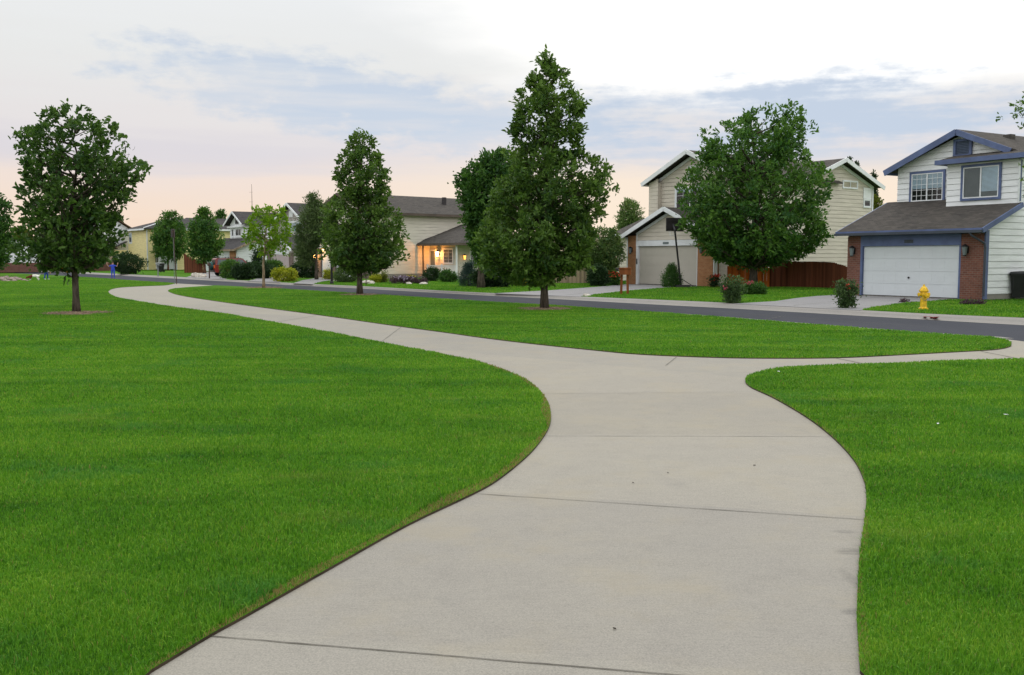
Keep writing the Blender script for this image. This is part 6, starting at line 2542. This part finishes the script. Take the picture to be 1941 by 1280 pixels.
def dog():
    x, y = G(64, 531.5, .02)
    J = [(0, 0, .36), (-.22, 0, .38), (.24, 0, .37), (.36, 0, .42), (.46, 0, .40), (-.36, 0, .30), (-.52, 0, .22), (-.62, 0, .17), (.52, 0, .52), (-.50, 0, .30)]
    R = [.13, .155, .13, .10, .035, .085, .085, .045, .022, .05]
    E = [(0, 1), (0, 2), (2, 3), (3, 4), (1, 5), (5, 6), (6, 7), (4, 8), (6, 9)]
    for sy in (-1, 1):
        b = len(J)
        J += [(.34, sy * .09, .30), (.30, sy * .10, .19), (.40, sy * .10, .12), (.38, sy * .10, .03), (.33, sy * .10, .015)]
        R += [.08, .05, .032, .026, .028]
        E += [(3, b), (b, b + 1), (b + 1, b + 2), (b + 2, b + 3), (b + 3, b + 4)]
        b = len(J)
        J += [(-.26, sy * .10, .28), (-.24, sy * .10, .15), (-.28, sy * .10, .03), (-.33, sy * .10, .015)]
        R += [.065, .04, .028, .028]
        E += [(1, b), (b, b + 1), (b + 1, b + 2), (b + 2, b + 3)]
    me = bpy.data.meshes.new('dog')
    me.from_pydata(J, E, [])
    o = bpy.data.objects.new('dog', me)
    COL.objects.link(o)
    o.modifiers.new('skin', 'SKIN')
    for i, rr in enumerate(R):
        me.skin_vertices[0].data[i].radius = (rr, rr)
    me.skin_vertices[0].data[0].use_root = True
    s = o.modifiers.new('sub', 'SUBSURF')
    s.levels = s.render_levels = 2
    bpy.context.view_layer.update()
    dg = bpy.context.evaluated_depsgraph_get()
    me2 = bpy.data.meshes.new_from_object(o.evaluated_get(dg))
    o.modifiers.clear()
    o.data = me2
    me2.materials.clear()
    me2.materials.append(M['furwhite'])
    me2.materials.append(M['furbrown'])
    for p in me2.polygons:
        p.use_smooth = True
        c = p.center
        p.material_index = 1 if (c[0] < -.05 and c[2] > .12) else 0
    o.location = (x, y, .02)
    o.rotation_euler = (0, 0, math.radians(8))
    o.scale = (1.0, 1.0, 1.0)
    tag(o, 'white dog with red-brown head and shoulders sniffing the grass beside the bending child', 'dog')
    e = MB()
    for sy in (-1, 1):
        e.slab([(-.40, sy * .06, .34), (-.47, sy * .085, .31), (-.50, sy * .11, .20), (-.42, sy * .11, .22)], .02)
    e.build('ear', M['furbrown'], o)


dog()


# ------------------------------------------------------------------ rocks and small litter
def rock(name, label, x, y, z, s, mat, seed, group=None):
    rng = np.random.default_rng(seed)
    m = MB()
    n1, n2 = 9, 6
    ring = []
    ph = rng.uniform(0, 6, 6)
    for i in range(n2 + 1):
        t = PI * i / n2
        b = len(m.v)
        for j in range(n1):
            a = 2 * PI * j / n1
            rr = 1 + .16 * math.sin(2 * a + ph[0] + t) + .13 * math.sin(3 * t + ph[1] + a) + rng.normal(0, .07)
            m.v.append((s[0] * rr * math.sin(t) * math.cos(a), s[1] * rr * math.sin(t) * math.sin(a), s[2] * (.55 + rr * math.cos(t))))
        ring.append(b)
    for i in range(n2):
        for j in range(n1):
            k2 = (j + 1) % n1
            m.f.append([ring[i] + j, ring[i + 1] + j, ring[i + 1] + k2, ring[i] + k2])
            m.mi.append(0)
    o = m.build(name, M[mat], loc=(x, y, z))
    return tag(o, label, 'rock', group)


spots = [(3, 530, .26), (12, 528.5, .28), (21, 531, .27), (30, 529.5, .24), (38, 531.2, .2), (46, 532.0, .16), (8, 533, .2), (27, 533.3, .18), (16, 533.4, .13), (52, 533, .1)]
for i, (px, py, s) in enumerate(spots):
    x, y = G(px, py, .02)
    rock('rock', 'pinkish grey boulder in the rock bed at the left edge of the lawn', x, y, .01, (s * 1.3, s, s * .62), 'rock', 300 + i, 'boulders of the left rock bed')
for i, (px, py, s, lab) in enumerate([(695, 537.6, .26, 'pale flat rock below the grey-brown garage pillar'), (703, 538.0, .24, 'pale rock just right of the stake, at the lawn edge'), (640, 533.5, .24, 'pale rock at the left foot of the large grey-green shrub'),
                                      (802, 539.6, .2, 'single pale rock on the grass before the porch bed'), (775, 539, .18, 'pale rock among the purple flowers'), (1112, 561.6, .14, 'small pale rock at the grass tip by the beige house drive')]):
    x, y = G(px, py, .13)
    rock('rock', lab, x, y, .12, (s * 1.3, s, s * .55), 'palerock', 330 + i)
for i, (px, py, lab) in enumerate([(372, 525.5, 'left of two pale boulders by the reddish single post mailbox'), (381, 526, 'right of two pale boulders by the reddish single post mailbox')]):
    x, y = G(px, py, .13)
    rock('rock', lab, x, y, .12, (.5, .35, .25), 'palerock', 350 + i)


def leaf_bit(name, label, px, py, s, mat, z, cat):
    x, y = G(px, py, z)
    m = MB()
    rng = np.random.default_rng(int(px))
    a = rng.uniform(0, PI)
    c, d = math.cos(a), math.sin(a)
    out = [(-1, 0, .1), (-.4, -.45, .35), (.4, -.4, .12), (1, .05, .4), (.35, .5, .2), (-.5, .4, .5)]
    pts = [(s * (u * c - v * d), s * (u * d + v * c), s * h * .6 + .002) for u, v, h in out]
    m.slab([(p[0], p[1], p[2] + .003) for p in pts], .003)
    o = m.build(name, M[mat], loc=(x, y, z))
    return tag(o, label, cat)


leaf_bit('fallen_leaf', 'dark curled leaf alone on the nearest path slab', 1165, 1193, .011, 'deadleaf', .008, 'leaf')
leaf_bit('fallen_leaf', 'dark leaf on the path slab between the second and third joint, left one', 1200, 916, .011, 'deadleaf', .008, 'leaf')
leaf_bit('fallen_leaf', 'dark leaf on the path slab between the second and third joint, right one', 1430, 883, .012, 'deadleaf', .008, 'leaf')
leaf_bit('fallen_leaf', 'dark leaf on the path slab between the second and third joint, middle one', 1266, 897, .009, 'deadleaf', .008, 'leaf')
leaf_bit('paper_scrap', 'white scrap of paper on the right lawn near the edge of view', 1907, 787, .026, 'paper', .065, 'paper scrap')
leaf_bit('paper_scrap', 'white scrap in the grass at the tip of the right lawn', 1476, 705, .03, 'paper', .062, 'paper scrap')
leaf_bit('paper_scrap', 'small pale scrap in the middle of the right lawn', 1778, 804, .022, 'paper', .062, 'paper scrap')

# far wooded horizon
far_c, far_t = [], []
rngw = np.random.default_rng(77)
for i in range(900):
    a = rngw.uniform(-.75, .75)
    D = rngw.uniform(330, 460)
    h = 5 + 3 * math.sin(a * 23) + 2 * math.sin(a * 61 + 1)
    far_c.append((D * math.sin(a), D * math.cos(a), rngw.uniform(0.3, max(2, h))))
    far_t.append(rngw.uniform(.1, .8))
arr = leaf_cloud(far_c, np.full(len(far_c), 1.6), 22, 1.5, .6, None, np.array(far_t), rng=rngw)
me = np_mesh('distant_woods', *arr[:4], [LEAF['dense']], attrs={'tint': arr[4]})
tag(link_mesh('distant_woods', me), 'far band of trees on the horizon behind the houses', 'woods', kind='stuff')

# ------------------------------------------------------------------ sky
SUN_AZ, SUN_EL = math.radians(14), math.radians(26)
w = bpy.data.worlds.new('World')
scene.world = w
w.use_nodes = True
t = NT(w.node_tree)
bg = t.n['Background']
out = t.n['World Output']
sky = t.node('ShaderNodeTexSky')
sky.sky_type = 'NISHITA'
sky.sun_disc = False
sky.sun_elevation = SUN_EL
sky.sun_rotation = SUN_AZ
sky.altitude = 1600
t.l.new(sky.outputs[0], bg.inputs['Color'])
bg.inputs['Strength'].default_value = 0.06
gen = t.node('ShaderNodeTexCoord').outputs['Generated']
sp = t.node('ShaderNodeSeparateXYZ')
t.l.new(gen, sp.inputs[0])
X, Y, Z = sp.outputs
az = t.math('ARCTAN2', X, Y)
el = t.math('ARCSINE', Z)
cv = t.node('ShaderNodeCombineXYZ')
t.l.new(t.math('MULTIPLY', az, 5.0), cv.inputs[0])
t.l.new(t.math('MULTIPLY', el, 22.0), cv.inputs[1])
n1 = t.noise(cv.outputs[0], 1.0, 6, 0.58)
cv2 = t.node('ShaderNodeCombineXYZ')
t.l.new(t.math('MULTIPLY', az, 7.0), cv2.inputs[0])
t.l.new(t.math('MULTIPLY', el, 75.0), cv2.inputs[1])
cv2.inputs[2].default_value = 3.7
n2 = t.noise(cv2.outputs[0], 1.0, 5, 0.55)
cv3 = t.node('ShaderNodeCombineXYZ')
t.l.new(t.math('MULTIPLY', az, 26.0), cv3.inputs[0])
t.l.new(t.math('MULTIPLY', el, 60.0), cv3.inputs[1])
n3 = t.noise(cv3.outputs[0], 1.0, 5, 0.6)
d1 = t.math('SUBTRACT', n1, .5)
d2 = t.math('SUBTRACT', n2, .5)
d3 = t.math('SUBTRACT', n3, .5)
# vertical gradient of the thin overcast at dusk
ew = t.math('ADD', el, t.math('MULTIPLY', d2, .030))
rp = t.node('ShaderNodeValToRGB')
cr = rp.color_ramp
stops = [(0.0, srgb(246, 212, 190)), (.040, srgb(250, 226, 206)), (.075, srgb(246, 228, 217)), (.10, srgb(233, 226, 227)), (.135, srgb(236, 231, 230)), (.19, srgb(238, 238, 236)), (.27, srgb(243, 245, 246)), (.42, (1.45, 1.48, 1.50, 1)), (1.0, (1.95, 2.0, 2.08, 1))]  # top stops, above the view, are raised to add light on the ground
while len(cr.elements) < len(stops):
    cr.elements.new(0.5)
for e, (p, c) in zip(cr.elements, stops):
    e.position = p
    e.color = c
t.l.new(ew, rp.inputs[0])
colr = rp.outputs[0]
# warm, brighter light low in the centre right
warm = t.math('MULTIPLY', t.smooth(az, -.25, .05), t.math('MULTIPLY', t.smooth(ew, .012, .04), t.smooth(ew, .115, .07)))
colr = t.mix(t.math('MULTIPLY', warm, .8), colr, srgb(255, 236, 214))
# broad blue-grey cloud on the left
q = t.math('ADD', t.math('POWER', t.math('DIVIDE', t.math('ADD', az, .16), .23), 2.0), t.math('POWER', t.math('DIVIDE', t.math('SUBTRACT', t.math('ADD', el, t.math('MULTIPLY', az, .12)), .135), .040), 2.0))
cm = t.smooth(t.math('ADD', q, t.math('MULTIPLY', t.math('ADD', d1, t.math('MULTIPLY', d3, 1.1)), 2.6)), 1.35, .2)
colr = t.mix(t.math('MULTIPLY', cm, t.math('ADD', .82, t.math('MULTIPLY', d2, 1.8)), clamp=True), colr, srgb(205, 216, 231))
# low lavender band on the left
lb = t.math('MULTIPLY', t.smooth(az, -.02, -.30), t.math('MULTIPLY', t.smooth(ew, .075, .095), t.smooth(ew, .130, .105)))
colr = t.mix(t.math('MULTIPLY', lb, .45), colr, srgb(219, 215, 224))
# blown-out glow of the upper centre and right
qq = t.math('ADD', az, t.math('MULTIPLY', t.math('SUBTRACT', el, .26), 1.5))
gl = t.math('MULTIPLY', t.smooth(t.math('ADD', qq, t.math('MULTIPLY', d1, .18)), -.20, .03), t.math('MULTIPLY', t.smooth(t.math('ADD', el, t.math('MULTIPLY', d1, .05)), .135, .175), t.smooth(az, 1.3, .6)))
gl = t.math('MULTIPLY', gl, t.smooth(el, .95, .45))
colr = t.mix(gl, colr, (1.22, 1.20, 1.16, 1))
# cumulus streaks on the right with flat bases
top = t.math('ADD', t.math('SUBTRACT', .186, t.math('MULTIPLY', az, .02)), t.math('MULTIPLY', t.math('ADD', t.math('MULTIPLY', d3, .5), t.math('MULTIPLY', d1, 1.1)), .065))
rb = t.math('MULTIPLY', t.smooth(az, -.01, .09), t.math('MULTIPLY', t.smooth(el, .075, .12), t.smooth(t.math('SUBTRACT', top, el), -.004, .020)))
stripe = t.smooth(t.math('ADD', t.math('ADD', .5, t.math('MULTIPLY', d2, .65)), t.math('ADD', t.math('MULTIPLY', d1, .7), t.math('MULTIPLY', d3, .45))), .32, .60)
colr = t.mix(t.math('MULTIPLY', rb, t.math('ADD', .18, t.math('MULTIPLY', stripe, .82))), colr, srgb(198, 211, 229))
# unseen sky behind the viewer is brightened as added light for the house walls
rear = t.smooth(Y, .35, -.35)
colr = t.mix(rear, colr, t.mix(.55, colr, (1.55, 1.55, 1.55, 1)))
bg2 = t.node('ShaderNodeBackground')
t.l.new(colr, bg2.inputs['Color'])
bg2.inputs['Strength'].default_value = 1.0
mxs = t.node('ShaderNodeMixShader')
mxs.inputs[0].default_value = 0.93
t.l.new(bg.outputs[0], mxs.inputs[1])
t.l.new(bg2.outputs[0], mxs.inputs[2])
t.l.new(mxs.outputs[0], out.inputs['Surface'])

sl = bpy.data.lights.new('sun', 'SUN')
sl.energy = 0.7
sl.angle = math.radians(24)
sl.color = (1.0, 0.93, 0.84)
so = bpy.data.objects.new('sun', sl)
COL.objects.link(so)
dv = Vector((math.sin(SUN_AZ) * math.cos(SUN_EL), math.cos(SUN_AZ) * math.cos(SUN_EL), math.sin(SUN_EL)))
so.rotation_euler = (-dv).to_track_quat('-Z', 'Y').to_euler()

# ------------------------------------------------------------------ camera and render settings
cam = bpy.data.cameras.new('camera')
cam.sensor_width = 36.0
cam.sensor_fit = 'HORIZONTAL'
cam.lens = 36.0 * F_PX / 1941.0
cam.clip_start = 0.1
cam.clip_end = 4000
co = bpy.data.objects.new('camera', cam)
co.location = (0, 0, EYE)
co.rotation_euler = (math.radians(90) - TH, 0, 0)
COL.objects.link(co)
scene.camera = co
scene.render.engine = 'CYCLES'
scene.cycles.max_bounces = 6
scene.cycles.diffuse_bounces = 3
scene.cycles.glossy_bounces = 3
scene.cycles.transmission_bounces = 4
scene.cycles.transparent_max_bounces = 12
scene.cycles.use_denoising = True
scene.render.film_transparent = False
vs = scene.view_settings
vs.view_transform = 'Standard'
vs.look = 'None'
vs.exposure = 0.0
vs.gamma = 1.0
vs.use_curve_mapping = False
